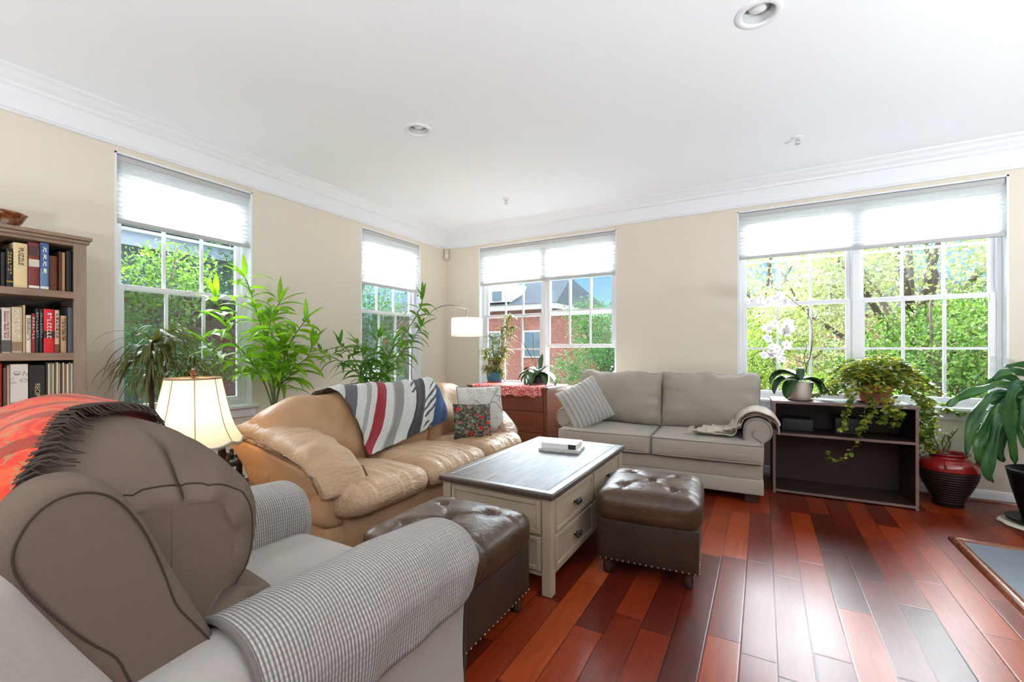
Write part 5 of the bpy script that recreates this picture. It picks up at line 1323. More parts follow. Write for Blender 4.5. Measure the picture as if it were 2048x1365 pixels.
def leaf(b, p, d, L, w, droop=0.6, n=7, fold=0.25, shape='lance', wavy=0, up=Vector((0, 0, 1)), tw=0.0, rnd=random):
    d = d.normalized(); pos = Vector(p); vs = []; uv = []; st = L / n
    side = d.cross(up); side = side.normalized() if side.length > .05 else d.orthogonal().normalized()
    side = (Matrix.Rotation(tw, 3, d) @ side)
    ph = rnd.uniform(0, 6)
    for i in range(n + 1):
        t = i / n
        if shape == 'lance': ww = w * math.sin(PI * min(1, t ** .75 * .98 + .02)) ** .8
        elif shape == 'strap': ww = w * min(1, 4 * t + .25) * (1 - t) ** .45
        elif shape == 'oval': ww = w * math.sin(PI * min(.995, t * .93 + .06)) ** .6
        elif shape == 'round': ww = w * math.sin(PI * min(.99, t * .9 + .06)) ** .5
        elif shape == 'epi': ww = w * min(1, .35 + 3 * t) * (1 - t ** 5) ** .6 * (1 + .14 * math.sin(t * 22 + ph))
        nn = side.cross(d).normalized(); ww /= 2
        wv = wavy * math.sin(t * 14 + ph)
        vs += [pos - side * ww + nn * (fold * ww + wv), pos, pos + side * ww + nn * (fold * ww - wv)]; uv += [(0, t), (.5, t), (1, t)]
        d = (d + Vector((0, 0, -1)) * droop * st / max(.05, L) * (0.5 + t * 1.4)).normalized(); side = (side - d * side.dot(d)).normalized(); pos = pos + d * st
    fs = []
    for i in range(n): fs += [(3 * i, 3 * i + 1, 3 * i + 4, 3 * i + 3), (3 * i + 1, 3 * i + 2, 3 * i + 5, 3 * i + 4)]
    b.add(vs, fs, uv)
def rdir(r, el0, el1, az=None, spread=PI):
    a = r.uniform(0, 2 * PI) if az is None else az + r.uniform(-spread, spread); e = r.uniform(el0, el1)
    return Vector((math.cos(a) * math.cos(e), math.sin(a) * math.cos(e), math.sin(e)))
def pot(parent, r0, r1, h, mat, c=(0, 0, 0), name='pot', rim=0.008, ribs=0, soil=True):
    rf = (lambda a, z: 1 + .012 * math.cos(a * ribs)) if ribs else None
    MB().lathe([(0.001, 0), (r0, 0), (r0 * 1.02, .004), (r1, h), (r1 - rim, h), (r1 - rim - .004, h * .86)], 64 if ribs else 40, c, rf).build(name, mat, parent)
    if soil: MB().lathe([(0.001, h * .87), (r1 - rim - .002, h * .86)], 24, c).build('soil', M['soil'], parent)

def clear_y(q):
    # keep foliage on the room side of the walls
    q = Vector(q); q.x = max(q.x, 0.03 + (0.03 - q.x) * .05 if q.x < .03 else q.x); q.y = min(q.y, -0.03); return q
def leafy(name, base, label, group, stems, mat, seed, L=(.17, .25), w=.038, step=.05, start=.35, potr=.14, poth=.26, el=(-.1, .6), droop=(.7, 1.7), potmat=None, t_hint=None):
    r = random.Random(seed); root = empty(name, base, label, 'plant', group=group); O = Vector(base)
    pot(root, potr * .8, potr, poth, potmat or plain('dark_pot', (0.04, 0.04, 0.045), .4))
    sb = MB(); lb = MB()
    for pts in stems:
        P = spline([p - O for p in pts], 40, closed=False); sb.tube(P, [0.0075 * (1 - .55 * i / 40) for i in range(41)], 6)
        Ls = sum((P[i + 1] - P[i]).length for i in range(40)); acc = 0; az = r.uniform(0, 6)
        for i in range(40):
            acc += (P[i + 1] - P[i]).length
            if i / 40 < start: acc = 0; continue
            tg = (P[i + 1] - P[i]).normalized()
            while acc > step:
                acc -= step; az += 2.4 + r.uniform(-.4, .4); t = i / 40
                dd = (rdir(r, *el, az=az, spread=.3) + tg * .55).normalized()
                p0 = P[i]; ln = r.uniform(*L) * (1.0 if t < .85 else .85)
                # turn leaves away from walls
                wp = O + p0 + dd * ln
                if wp.x < .04: dd.x = abs(dd.x)
                if wp.y > -.04: dd.y = -abs(dd.y)
                leaf(lb, p0, dd, ln, w * r.uniform(.75, 1.15), r.uniform(*droop), 7, .3, 'lance', 0, tw=r.uniform(-.5, .5), rnd=r)
        for k in range(3): leaf(lb, P[-1], (rdir(r, .3, 1.2) + (P[-1] - P[-3]).normalized() * .8), r.uniform(*L) * .8, w * .8, .5, 6, .4, 'lance', 0, rnd=r)
    for i, v in enumerate(lb.v):
        X = O.x + v[0]; Y = O.y + v[1]
        if X < .03: lb.v[i] = (.03 - O.x + (.03 - X) * .6, v[1], v[2])
    sb.build('stems', M['stemgreen'], root); lb.build('foliage', mat, root, fix=False)
    return root
def SP(t, *pp):   # image-guided growth path starting at the pot
    return [at(x, y, t + dt) for (x, y, dt) in pp]
tA = 3.45; bA = at(548, 900, tA); bA = Vector((bA.x, bA.y, 0)); sA = bA + Vector((0, 0, .25)); sA2 = bA + Vector((.04, -.02, .60))
leafy('bamboo_plant', bA, 'tall bright green bamboo-like plant behind the near end of the leather sofa', 'tall bamboo-like plants by the left wall', [
    [sA, sA2] + SP(tA, (545, 760, 0), (535, 690, 0), (515, 630, 0), (500, 580, 0), (490, 556, -.05)),
    [sA, sA2] + SP(tA, (530, 770, -.1), (500, 720, -.15), (465, 680, -.2), (445, 630, -.25), (432, 596, -.3)),
    [sA, sA2] + SP(tA, (560, 760, .1), (575, 700, .1), (590, 670, .1), (612, 640, .1)),
    [sA, sA2] + SP(tA, (545, 740, .15), (535, 680, .2), (545, 630, .2), (560, 605, .2)),
    [sA, sA2] + SP(tA, (560, 770, .0), (590, 735, .05), (615, 715, .1), (625, 690, .1)),
    [sA, sA2] + SP(tA, (535, 760, -.2), (490, 740, -.25), (445, 715, -.3), (415, 690, -.3)),
    [sA, sA2] + SP(tA, (550, 770, -.1), (556, 720, -.15), (545, 670, -.15), (535, 640, -.1)),
    [sA, sA2] + SP(tA, (560, 775, .1), (580, 750, .1), (575, 720, .1), (570, 690, .1))],
    M['bamboo'], 3, L=(.19, .29), w=.052, step=.022, start=.36, el=(-.35, .55))
tB = 4.15; bB = at(745, 900, tB); bB = Vector((bB.x, bB.y, 0)); sB = bB + Vector((0, 0, .25)); sB2 = bB + Vector((.02, 0, .6))
leafy('bamboo_plant', bB, 'bamboo-like plant behind the far half of the leather sofa, next to the narrow window', 'tall bamboo-like plants by the left wall', [
    [sB, sB2] + SP(tB, (735, 770, 0), (715, 730, 0), (695, 700, 0), (680, 690, 0)),
    [sB, sB2] + SP(tB, (740, 770, 0), (745, 730, 0), (750, 700, 0), (757, 675, 0)),
    [sB, sB2] + SP(tB, (755, 765, .1), (785, 700, .1), (815, 660, .05), (836, 625, 0), (845, 600, 0)),
    [sB, sB2] + SP(tB, (760, 765, .0), (800, 710, -.05), (822, 680, -.1), (842, 655, -.1)),
    [sB, sB2] + SP(tB, (730, 765, -.1), (700, 735, -.1), (665, 715, -.1), (642, 705, -.1)),
    [sB, sB2] + SP(tB, (745, 765, -.1), (735, 735, -.1), (722, 700, -.1), (715, 690, 0)),
    [sB, sB2] + SP(tB, (750, 770, .1), (770, 735, .1), (775, 710, .1), (785, 690, .1))],
    M['bamboo2'], 8, L=(.17, .26), w=.042, step=.024, start=.34, el=(-.45, .45))

# dragon tree behind the lamp
tM = 2.95; bM_ = at(305, 900, tM); bM_ = Vector((bM_.x, bM_.y, 0)); root = empty('dragon_tree', bM_, 'dragon tree with thin arching leaves in front of the near window, behind the lamp', 'plant')
pot(root, .10, .13, .24, plain('grey_pot', (0.2, 0.2, 0.2), .5)); r = random.Random(12); sb = MB(); lb = MB()
for (hx, hy, dt, sc) in ((305, 690, 0, 1.0), (385, 730, .15, .85), (338, 668, .2, .6), (300, 735, -.05, .8)):
    hd = at(hx, hy, tM + dt) - bM_; P = spline([Vector((0, 0, .2)), Vector((.01, 0, .5)), hd * .75 + Vector((0, 0, .05)), hd], 24, closed=False); sb.tube(P, .010, 8)
    for k in range(int(64 * sc)):
        t = r.uniform(0, 1); p = P[-1 - int(t * 3)]; a = k * 2.4
        d = Vector((math.cos(a), math.sin(a), 0)) * math.cos(.9 - t * 1.0) + Vector((0, 0, math.sin(.9 - t * 1.1)))
        if (bM_ + p + d * .3).x < .05: d.x = abs(d.x)
        leaf(lb, p, d, r.uniform(.26, .40) * (.8 + .2 * sc), .019, r.uniform(1.6, 2.8), 9, .3, 'strap', 0, rnd=r)
for i, v in enumerate(lb.v):
    if bM_.x + v[0] < .02: lb.v[i] = (.02 - bM_.x + (.02 - bM_.x - v[0]) * .6, v[1], v[2])
sb.build('trunks', M['stembrown'], root); lb.build('foliage', M['marg'], root, fix=False)

# variegated dracaena in a teal ribbed pot on the chest
pv = atY(989, 700, -.235); pv.z = dh + .0045
root = empty('variegated_dracaena', pv, 'yellow variegated dracaena in a ribbed teal pot with red saucer on the chest', 'plant')
MB().lathe([(0.001, 0), (.095, 0), (.112, .012), (.105, .014), (.095, .008), (.001, .008)], 36).build('saucer', plain('red_glazed_saucer', (.42, .02, .015), .25), root)
pot(root, .085, .098, .115, plain('teal_ribbed_pot', (0.015, 0.12, 0.16), .4), (0, 0, .009), ribs=36)
sb = MB(); lb = MB(); r = random.Random(5); d0 = (pv.y - CAM.y) / ray(989, 700).y
for (hx, hy, dt) in ((1003, 660, 0), (1020, 632, .05), (985, 672, -.05), (970, 700, 0), (1010, 695, -.05), (990, 715, .02), (1028, 655, .1), (975, 735, -.03), (1000, 740, 0)):
    hd = at(hx, hy, d0 + dt) - pv; P = spline([Vector((r.uniform(-.03, .03), r.uniform(-.03, .03), .09)), hd * .5 + Vector((0, 0, .03)), hd], 16, closed=False); sb.tube(P, .004, 6)
    for k in range(56):
        i = 16 - int(r.random() ** 1.2 * 11); a = k * 2.4; d = Vector((math.cos(a), math.sin(a), r.uniform(-.3, .9)))
        wp = pv + P[i] + d * .12
        if wp.y > -.03: d.y = -abs(d.y)
        leaf(lb, P[i], d, r.uniform(.10, .15), .024, r.uniform(.6, 1.6), 6, .3, 'lance', 0, rnd=r)
for bb in (sb, lb):
    bb.v = [(v[0], v[1] if v[1] < -.035 - pv.y else (-.035 - pv.y) - (v[1] + .035 + pv.y) * .6, v[2]) for v in bb.v]
sb.build('stems', M['stembrown'], root); lb.build('foliage', M['varieg'], root, fix=False)

# small variegated sprout and green orchid on the chest
def orchid(name, loc, label, leaves, stems, potfn, seed, scale=1.0):
    root = empty(name, loc, label, 'plant', group=None); potfn(root); lb = MB(); r = random.Random(seed)
    for (az, el, L, w, dr) in leaves: leaf(lb, Vector((0, 0, leaves_z)), Vector((math.cos(az) * math.cos(el), math.sin(az) * math.cos(el), math.sin(el))), L * scale, w * 1.25 * scale, dr, 10, .35, 'oval', 0, rnd=r)
    lb.build('leaves', M['orchidleaf'], root, fix=False, solid=.0015)
    return root
po = atY(1077, 700, -.27); po.z = dh + .0045; leaves_z = .10
def pf1(root):
    pot(root, .075, .10, .115, plain('dark_purple_pot', (0.03, 0.022, 0.035), .3), (0, 0, .008)); MB().lathe([(0.001, 0), (.085, 0), (.105, .012), (.098, .014), (.001, .008)], 36).build('saucer', plain('rose_saucer', (.42, .12, .10), .4), root)
ro = orchid('orchid', po, 'green leafy orchid without flowers in a dark pot on the chest', [(-1.8, .5, .22, .07, 2.4), (-1.2, .9, .20, .06, 2.0), (-.2, .5, .23, .065, 2.2), (.3, 1.0, .16, .045, 1.2), (-2.6, .7, .22, .065, 2.2), (2.9, .9, .2, .06, 1.8), (-1.5, .75, .25, .07, 2.8), (-.7, .55, .2, .06, 2.5), (3.4, .6, .2, .06, 2.4), (1.6, 1.2, .2, .04, .3)], None, pf1, 3, 1.3)
dt_ = (po.y - CAM.y) / ray(1077, 700).y
b = MB()
for pp in (((1072, 735), (1058, 705), (1045, 680), (1044, 650), (1048, 635), (1060, 628)), ((1070, 730), (1048, 690), (1028, 672)), ((1072, 728), (1067, 700), (1066, 668)), ((1085, 738), (1105, 718), (1130, 713), (1150, 700), (1165, 690)), ((1135, 713), (1146, 708)), ):
    P = spline([at(x, y, dt_) - po for (x, y) in pp], 16, closed=False); b.tube([Vector((q.x, min(q.y, -po.y - .03), q.z)) for q in P], .0022, 5)
b.build('flower_stems', M['stembrown'], ro)
pq = po + Vector((-.17, .06, 0)); root = empty('sprout_plant', pq, 'small variegated sprout between the teal pot and the orchid', 'plant'); lb = MB(); r = random.Random(2)
pot(root, .028, .036, .04, plain('clear_grey_cup', (0.25, 0.27, 0.28), .3))
for k in range(16): leaf(lb, Vector((0, 0, .035)), rdir(r, .1, 1.1), r.uniform(.07, .11), .015, 1.2, 6, .3, 'lance', 0, rnd=r)
lb.build('foliage', M['varieg'], root, fix=False)

# white orchid on the cabinet
pw = atZ(1600, 800, .745); pw.z = .7425; tw_ = (pw - CAM).length / ray(1600, 800).length; leaves_z = .155
M['beigepot'] = plain('beige_ceramic_pot', (0.52, 0.44, 0.37), .35)
def pf2(root):
    rf = lambda a, z: 1 + .05 * math.cos(4 * a)
    MB().lathe([(0.001, 0), (.078, 0), (.092, .014), (.086, .016), (.001, .008)], 40, (0, 0, 0), rf).build('saucer', plain('mauve_saucer', (.30, .20, .18), .35), root)
    MB().lathe([(0.001, 0), (.070, 0), (.074, .02), (.090, .135), (.084, .135), (.080, .115), (.001, .115)], 48, (0, 0, .012), rf).build('pot', M['beigepot'], root)
rw = orchid('white_orchid', pw, 'white flowering orchid in a beige ceramic pot on the dark open cabinet', [(2.75, 1.0, .31, .10, 3.0), (-2.75, .55, .27, .11, 2.6), (-2.2, .2, .24, .09, 2.4), (-.15, .55, .24, .08, 2.6), (.25, .6, .22, .075, 2.4), (-.5, .5, .22, .07, 2.8), (1.4, 1.2, .14, .05, 1.0), (3.3, .9, .28, .09, 2.6)], None, pf2, 6)
b = MB(); paths = [((1612, 745), (1622, 700), (1624, 650), (1612, 625), (1590, 605), (1572, 590), (1550, 578)), ((1610, 745), (1620, 715), (1628, 672)), ((1570, 722), (1555, 700), (1540, 675), (1543, 655), (1565, 635), (1590, 628)), ((1568, 725), (1562, 700), (1575, 690), (1600, 683), (1613, 690), (1608, 715), (1614, 740)), ((1566, 728), (1545, 712), (1525, 702), (1508, 712), (1505, 730)), ((1595, 636), (1575, 650), (1567, 675))]
for pp in paths:
    P = [at(x, y, tw_ + .06) - pw for (x, y) in pp]; b.tube(spline(P, 24, closed=False), .0026, 5)
b.build('flower_stems', M['stembrown'], rw)
r = random.Random(31)
def flower(c, s, root):
    nrm = (CAM - (pw + c)).normalized() + Vector((r.uniform(-.7, .7), r.uniform(-.3, .3), r.uniform(-.5, .3))); nrm.normalize()
    e1 = nrm.orthogonal().normalized(); e2 = nrm.cross(e1); fb = MB()
    for k in range(5):
        a = 2 * PI * k / 5 + .3; d = e1 * math.cos(a) + e2 * math.sin(a); leaf(fb, c, d + nrm * .15, s, s * (1.0 if k in (1, 4) else .62), .25, 5, .15, 'oval', 0, up=nrm, rnd=r)
    leaf(fb, c, nrm - e2 * .5, s * .4, s * .35, .4, 4, .5, 'oval', 0, up=e1, rnd=r)
    return fb.build('flower', M['petal'], root, fix=False)
for (x, y) in ((1508, 604), (1522, 598), (1536, 603), (1548, 596), (1558, 588), (1566, 597), (1574, 605), (1553, 608), (1540, 660), (1550, 645), (1535, 675), (1570, 650), (1580, 645), (1575, 668), (1565, 662), (1545, 690), (1553, 698), (1560, 705), (1548, 712), (1572, 690), (1538, 706), (1528, 712), (1565, 716), (1583, 655)):
    flower(at(x + r.uniform(-3, 3), y + r.uniform(-3, 3), tw_ + r.uniform(0, .12)) - pw, r.uniform(.036, .046), rw)

# trailing yellow-green plant in terracotta
pt = Vector((4.46, -0.30, 0.7425)); root = empty('trailing_plant', pt, 'bushy yellow-green trailing plant in a terracotta pot on the dark open cabinet', 'plant'); r = random.Random(77)
M['terra'] = plain('terracotta', (0.36, 0.10, 0.05), .7)
pot(root, .085, .115, .13, M['terra'], (0, 0, .006)); MB().lathe([(0.001, 0), (.10, 0), (.12, .014), (.11, .012), (.001, .006)], 32).build('saucer', M['terra'], root)
sb = MB(); lb = MB(); lb2 = MB()
for k in range(125):
    a = r.uniform(0, 2 * PI); R_e = r.uniform(.10, .33); h = r.uniform(.06, .27); 
    tip = Vector((math.cos(a) * R_e * 1.05, math.sin(a) * R_e * .72, .12 + h * (1 - (R_e / .40) ** 2) - .05 * (R_e > .25)))
    P = spline([Vector((math.cos(a) * .05, math.sin(a) * .05, .12)), Vector((math.cos(a) * R_e * .5, math.sin(a) * R_e * .4, .16 + h * .6)), tip, tip + Vector((math.cos(a) * .04, math.sin(a) * .03, -.05))], 12, closed=False)
    if max((pt + q).y for q in P) > -.03: P = [Vector((q.x, min(q.y, -.03 - pt.y), q.z)) for q in P]
    sb.tube(P, .0018, 4)
    for i in range(2, 13):
        for q in range(2): leaf(lb if r.random() < .6 else lb2, P[i], rdir(r, -.3, .8), r.uniform(.024, .04), r.uniform(.022, .034), .5, 4, .2, 'round', 0, tw=r.uniform(-.6, .6), rnd=r)
def trail(pp, dens=2, jit=.012, n=30):
    P = spline(pp, n, closed=False); sb.tube(P, .0016, 4)
    for i in range(n + 1):
        for q in range(dens): leaf(lb2 if r.random() < .6 else lb, P[i] + Vector((r.uniform(-jit, jit), r.uniform(-jit, jit), r.uniform(-jit, jit))), rdir(r, -.8, .4), r.uniform(.026, .040), r.uniform(.024, .034), .7, 4, .2, 'round', 0, tw=r.uniform(-.8, .8), rnd=r)
fy_ = -0.30 - .26 + .0   # just in front of the cabinet face
def onF(x, y, dy=0): return atY(x, y, -.57 + dy) - pt
trail([Vector((-.08, -.05, .15)), onF(1705, 800), onF(1690, 830), onF(1687, 860)], 3); trail([Vector((-.05, -.05, .15)), onF(1730, 820), onF(1728, 850), onF(1715, 880), onF(1700, 905), onF(1680, 922), onF(1665, 918), onF(1653, 903)], 1, .006)
trail([Vector((0, -.06, .15)), onF(1775, 810), onF(1770, 830), onF(1760, 845)], 3); trail([Vector((.03, -.06, .15)), onF(1800, 815), onF(1795, 835), onF(1790, 850)], 2); trail([Vector((-.04, -.06, .15)), onF(1748, 815), onF(1735, 840), onF(1722, 862)], 3)
for k in range(9):
    x0 = 1836 + 4 * k; trail([Vector((.1, -.02, .16)), atY(x0 - 6, 800, -.33) - pt, atY(x0, 830, -.33) - pt, atY(x0 + r.uniform(-6, 8), 862, -.33) - pt, atY(x0 + r.uniform(-10, 10), 885 + r.uniform(-10, 20), -.33) - pt], 2, .014, 20)
trail([Vector((.1, .05, .16)), atY(1860, 800, -.10) - pt, atY(1900, 822, -.07) - pt, atY(1935, 828, -.07) - pt], 2, .006)
trail([Vector((-.1, .05, .16)), Vector((-.26, .06, .09)), Vector((-.36, .05, .045)), Vector((-.42, .03, .03))], 2, .012)
for i, v in enumerate(lb.v):
    if pt.y + v[1] > -.02: lb.v[i] = (v[0], (-.02 - pt.y) - (v[1] + .02 + pt.y) * .6, v[2])
sb.build('stems', M['stemgreen'], root); lb.build('yellow_leaves', M['trail'], root, fix=False); lb2.build('green_leaves', M['trail2'], root, fix=False)

# red and black urn with a young jade-like plant
pu = Vector((4.895, -0.255, 0)); root = empty('urn_planter', pu, 'ribbed urn with a glazed red shoulder on the floor right of the open cabinet', 'planter')
prof = [(0.001, 0), (0.082, 0), (0.088, .01), (0.086, .03)]
for k in range(91):
    t = k / 90; z = .03 + t * .24; rr_ = .086 + (.168 - .086) * math.sin(t * PI / 2) ** 1.3 + .0030 * math.cos(k * 2 * PI / 7)
    prof.append((rr_, z))
MB().lathe(prof, 56).build('ribbed_body', plain('black_brown_glaze', (0.020, 0.009, 0.008), .5, spec=0.2), root)
sh_ = [(.168, .268), (.172, .285), (.168, .31), (.150, .335), (.125, .350), (.108, .358), (.104, .368), (.112, .378), (.122, .384), (.122, .391), (.110, .391), (.100, .380), (.096, .36)]
MB().lathe(sh_, 56).build('red_shoulder', plain('red_glaze', (0.26, 0.012, 0.012), .18, coat=.5), root); MB().lathe([(0.001, .362), (.10, .362)], 24).build('soil', M['soil'], root)
for a in (-1.9, -.3, 1.3, 2.8):
    h_ = Vector((math.cos(a), math.sin(a), 0)); MB().tube([h_ * .148 + Vector((0, 0, .345)), h_ * .168 + Vector((0, 0, .348)), h_ * .178 + Vector((0, 0, .325)), h_ * .175 + Vector((0, 0, .30))], .007, 8).build('lug', plain('red_glaze_lug', (0.30, 0.02, 0.02), .2), root)
sb = MB(); lb = MB(); du = (pu - CAM).length / ray(1895, 1010).length; du = 3.27
for pp in (((1885, 905), (1895, 885), (1908, 868), (1915, 858)), ((1880, 905), (1872, 885), (1862, 872), (1852, 870)), ((1893, 905), (1900, 890), (1895, 872)), ((1875, 905), (1862, 893), (1850, 890)), ((1888, 905), (1884, 885), (1890, 870))):
    P = spline([at(x, y, du) - pu for (x, y) in pp], 10, closed=False); sb.tube(P, .003, 5)
    for i in range(2, 11):
        for q in range(2): leaf(lb, P[i], rdir(r, -.1, .9), r.uniform(.02, .034), .016, .4, 4, .2, 'oval', 0, rnd=r)
sb.build('stems', M['stembrown'], root); lb.build('leaves', M['trail2'], root, fix=False)

# broad-leaved epiphyllum in a black pot at the right edge
pe = Vector((5.30, -0.50, 0)); root = empty('epiphyllum_plant', pe, 'large plant with long glossy flat leaves in a black pot at the right edge', 'plant')
M['blackpot'] = plain('black_glazed_pot', (0.004, 0.004, 0.005), .4, spec=0.25)
MB().lathe([(0.001, 0), (.15, .0), (.18, .02), (.185, .03), (.17, .028), (.12, .018), (.001, .018)], 40, (0, 0, .012)).build('saucer', M['blackpot'], root)
MB().lathe([(0.001, 0), (.105, 0), (.11, .02), (.155, .20), (.175, .30), (.182, .33), (.172, .335), (.16, .30), (.001, .29)], 48, (0, 0, .032)).build('pot', M['blackpot'], root)
MB().lathe([(0.001, 0), (.205, 0), (.215, .003), (.20, .010), (.001, .010)], 60, (-.01, -.01, .001), lambda a, z: 1 + .02 * math.sin(a * 13) + .015 * math.sin(a * 7)).build('cloth_mat', plain('cream_cloth_mat', (.62, .56, .44), .9, bump=.5, bscale=50), root)
MB().lathe([(0.001, .32), (.163, .325)], 24).build('soil', M['soil'], root)
lb = MB(); sb = MB(); r = random.Random(50)
def epi(pts, w, tw=0.0):
    # a long wavy flat leaf following a path; pts are local
    P = spline(pts, 22, closed=False); vs = []; uv = []; ph = r.uniform(0, 6)
    for i, p in enumerate(P):
        t = i / 22; tg = (P[min(i + 1, 22)] - P[max(0, i - 1)]).normalized(); view = (CAM - (pe + p)).normalized()
        side = tg.cross(view).normalized(); side = Matrix.Rotation(tw + .35 * math.sin(t * 5 + ph), 3, tg) @ side; nn = side.cross(tg)
        q = w * .68 / 2 * min(1, .12 + 2.4 * max(0, t - .12)) * (1 - t ** 7) ** .7 * (1 + .20 * math.sin(t * 22 + ph))
        wv = .014 * math.sin(t * 16 + ph)
        vs += [p - side * q + nn * (.12 * q + wv), p - side * q * .5, p, p + side * q * .5, p + side * q + nn * (.12 * q - wv)]; uv += [(0, t), (.25, t), (.5, t), (.75, t), (1, t)]
    fs = [(5 * i + j, 5 * i + j + 1, 5 * i + j + 6, 5 * i + j + 5) for i in range(22) for j in range(4)]
    lb.add(vs, fs, uv)
base = Vector((0, 0, .33))
def E(t, *pp): return [base + Vector((r.uniform(-.06, .06), r.uniform(-.06, .06), 0))] + [at(x, y, t) - pe for (x, y) in pp]
te = 3.05
for (dt, w, pp) in ((0, .10, ((2060, 850), (2020, 795), (1975, 800), (1945, 850), (1932, 915))), (.05, .085, ((2070, 800), (2010, 770), (1960, 780), (1915, 798), (1895, 815))), (-.05, .10, ((2055, 840), (2035, 800), (2000, 830), (1985, 885), (1975, 945), (1985, 965))),
                    (-.1, .10, ((2070, 800), (2040, 770), (2020, 800), (2022, 860), (2030, 930))), (.1, .07, ((2060, 800), (2030, 760), (2000, 755), (1965, 775))), (.08, .075, ((2080, 780), (2040, 745), (2010, 745), (1985, 760))), (.12, .06, ((2090, 760), (2050, 730), (2010, 735))),
                    (0, .09, ((2060, 850), (2030, 830), (1990, 820), (1965, 870), (1955, 905), (1962, 935))), (-.12, .09, ((2080, 850), (2060, 800), (2045, 840), (2050, 900))), (.1, .08, ((2070, 830), (2030, 800), (1995, 790), (1985, 810))), (-.02, .08, ((2075, 820), (2045, 800), (2010, 840), (2000, 900), (2005, 925))),
                    (.15, .08, ((2090, 800), (2085, 760), (2100, 780), (2120, 840))), (-.15, .09, ((2090, 820), (2100, 780), (2130, 800), (2150, 880))), (.05, .07, ((2060, 860), (2000, 850), (1960, 855), (1945, 870))), (0, .08, ((2070, 810), (2035, 790), (2005, 800), (1990, 850)))):
    epi(E(te + dt, *pp), w)
for i, v in enumerate(lb.v):
    if pe.y + v[1] > -.05: lb.v[i] = (v[0], -.05 - pe.y, v[2])
for k in range(8):
    a = k * .8; sb.tube([base + Vector((.04 * math.cos(a), .04 * math.sin(a), -.02)), base + Vector((.06 * math.cos(a), .05 * math.sin(a), .15)), base + Vector((.12 * math.cos(a), .09 * math.sin(a), .32))], .004, 5)
sb.build('stems', M['stemgreen'], root); lb.build('leaves', M['epileaf'], root, fix=False, solid=.0015)

# ================================================================== outdoors
GZ = -3.4
def mat_ground():
    g = NG('lawn_and_paving'); co = g.coord(); n = g.noise(co, .25, 4); return g.pbr(g.mix(g.ramp(n, [(0.45, (0, 0, 0)), (0.55, (1, 1, 1))]), (0.06, 0.09, 0.03), (0.36, 0.34, 0.32)), .9)
struct(MB().box(-90, 90, -40, 120, GZ - .2, GZ).build('ground', mat_ground(), smooth=False))
def brickmat(name, c1, c2, mortar):
    g = NG(name); t = g.n('TexCoord'); s = g.n('SeparateXYZ'); g.t.links.new(t.outputs['Object'], s.inputs[0]); cm = g.n('CombineXYZ')
    g.set(cm.inputs[0], g.math('ADD', s.outputs[0], s.outputs[1])); g.set(cm.inputs[1], s.outputs[2])
    b = g.n('TexBrick'); g.set(b.inputs['Vector'], cm.outputs[0]); b.inputs['Scale'].default_value = 1; b.inputs['Brick Width'].default_value = .22; b.inputs['Row Height'].default_value = .075; b.inputs['Mortar Size'].default_value = .008
    g.set(b.inputs['Color1'], c1); g.set(b.inputs['Color2'], c2); g.set(b.inputs['Mortar'], mortar)
    return g.pbr(b.outputs[0], .9, spec=0.0)
M['brick'] = brickmat('red_brick', (0.10, 0.030, 0.024), (0.14, 0.046, 0.034), (0.14, 0.115, 0.11)); M['slateroof'] = plain('grey_slate_roof', (0.026, 0.030, 0.035), .9, bump=.3, bscale=5, var=.1, spec=0.0)
M['siding'] = plain('blue_grey_siding', (0.14, 0.165, 0.21), .8, spec=0.0); M['extwhite'] = plain('white_exterior_trim', (0.22, 0.205, 0.20), .8, spec=0.0); M['winglass'] = plain('dark_window_glass', (0.05, 0.07, 0.09), .1)
def house(name, label, x0, x1, y0, y1, ze, zr, ridge='x', dormers=(), wins=True, hip=1.5):
    c = ((x0 + x1) / 2, (y0 + y1) / 2, GZ); r0 = empty(name, c, label, 'building'); w, d = (x1 - x0) / 2, (y1 - y0) / 2; e = ze - GZ; R = zr - GZ
    MB().box(-w, w, -d, d, 0, e).build('walls', M['brick'], r0, smooth=False)
    MB().box(-w - .3, w + .3, -d - .3, d + .3, e - .35, e + .02).build('cornice', M['extwhite'], r0, smooth=False)
    o = .35
    if ridge == 'x': vs = [(-w - o, -d - o, e), (w + o, -d - o, e), (w + o, d + o, e), (-w - o, d + o, e), (-w - o + hip, 0, R), (w + o - hip, 0, R)]; fs = [(0, 1, 5, 4), (2, 3, 4, 5), (1, 2, 5), (3, 0, 4), (0, 3, 2, 1)]
    else: vs = [(-w - o, -d - o, e), (w + o, -d - o, e), (w + o, d + o, e), (-w - o, d + o, e), (0, -d - o + hip, R), (0, d + o - hip, R)]; fs = [(0, 1, 4), (1, 2, 5, 4), (2, 3, 5), (3, 0, 4, 5), (0, 3, 2, 1)]
    MB().add(vs, fs).build('roof', M['slateroof'], r0, smooth=False)
    for (dx, s_) in dormers:
        q = MB(); q.prism([(dx - s_, e + .2), (dx + s_, e + .2), (dx + s_, e + 1.1 * s_), (dx, e + 2.1 * s_), (dx - s_, e + 1.1 * s_)], -d - .2, -d * .1, 'y'); do = q.build('dormer', M['extwhite'], r0, smooth=False)
        MB().box(dx - s_ * .4, dx + s_ * .4, -d - .24, -d - .19, e + .3, e + 1.1 * s_).build('window', M['winglass'], do, smooth=False)
    if wins:
        n = int(2 * w / 2.6)
        for fl in range(2):
            for k in range(n):
                x = -w + (k + .5) * 2 * w / n; z = 1.1 + fl * 3.0
                if z + 1.6 > e - .4: continue
                f = MB().box(x - .6, x + .6, -d - .05, -d + .01, z, z + 1.65).build('window', M['extwhite'], r0, smooth=False); MB().box(x - .5, x + .5, -d - .07, -d - .045, z + .1, z + 1.55).build('pane', M['winglass'], f, smooth=False)
    return r0
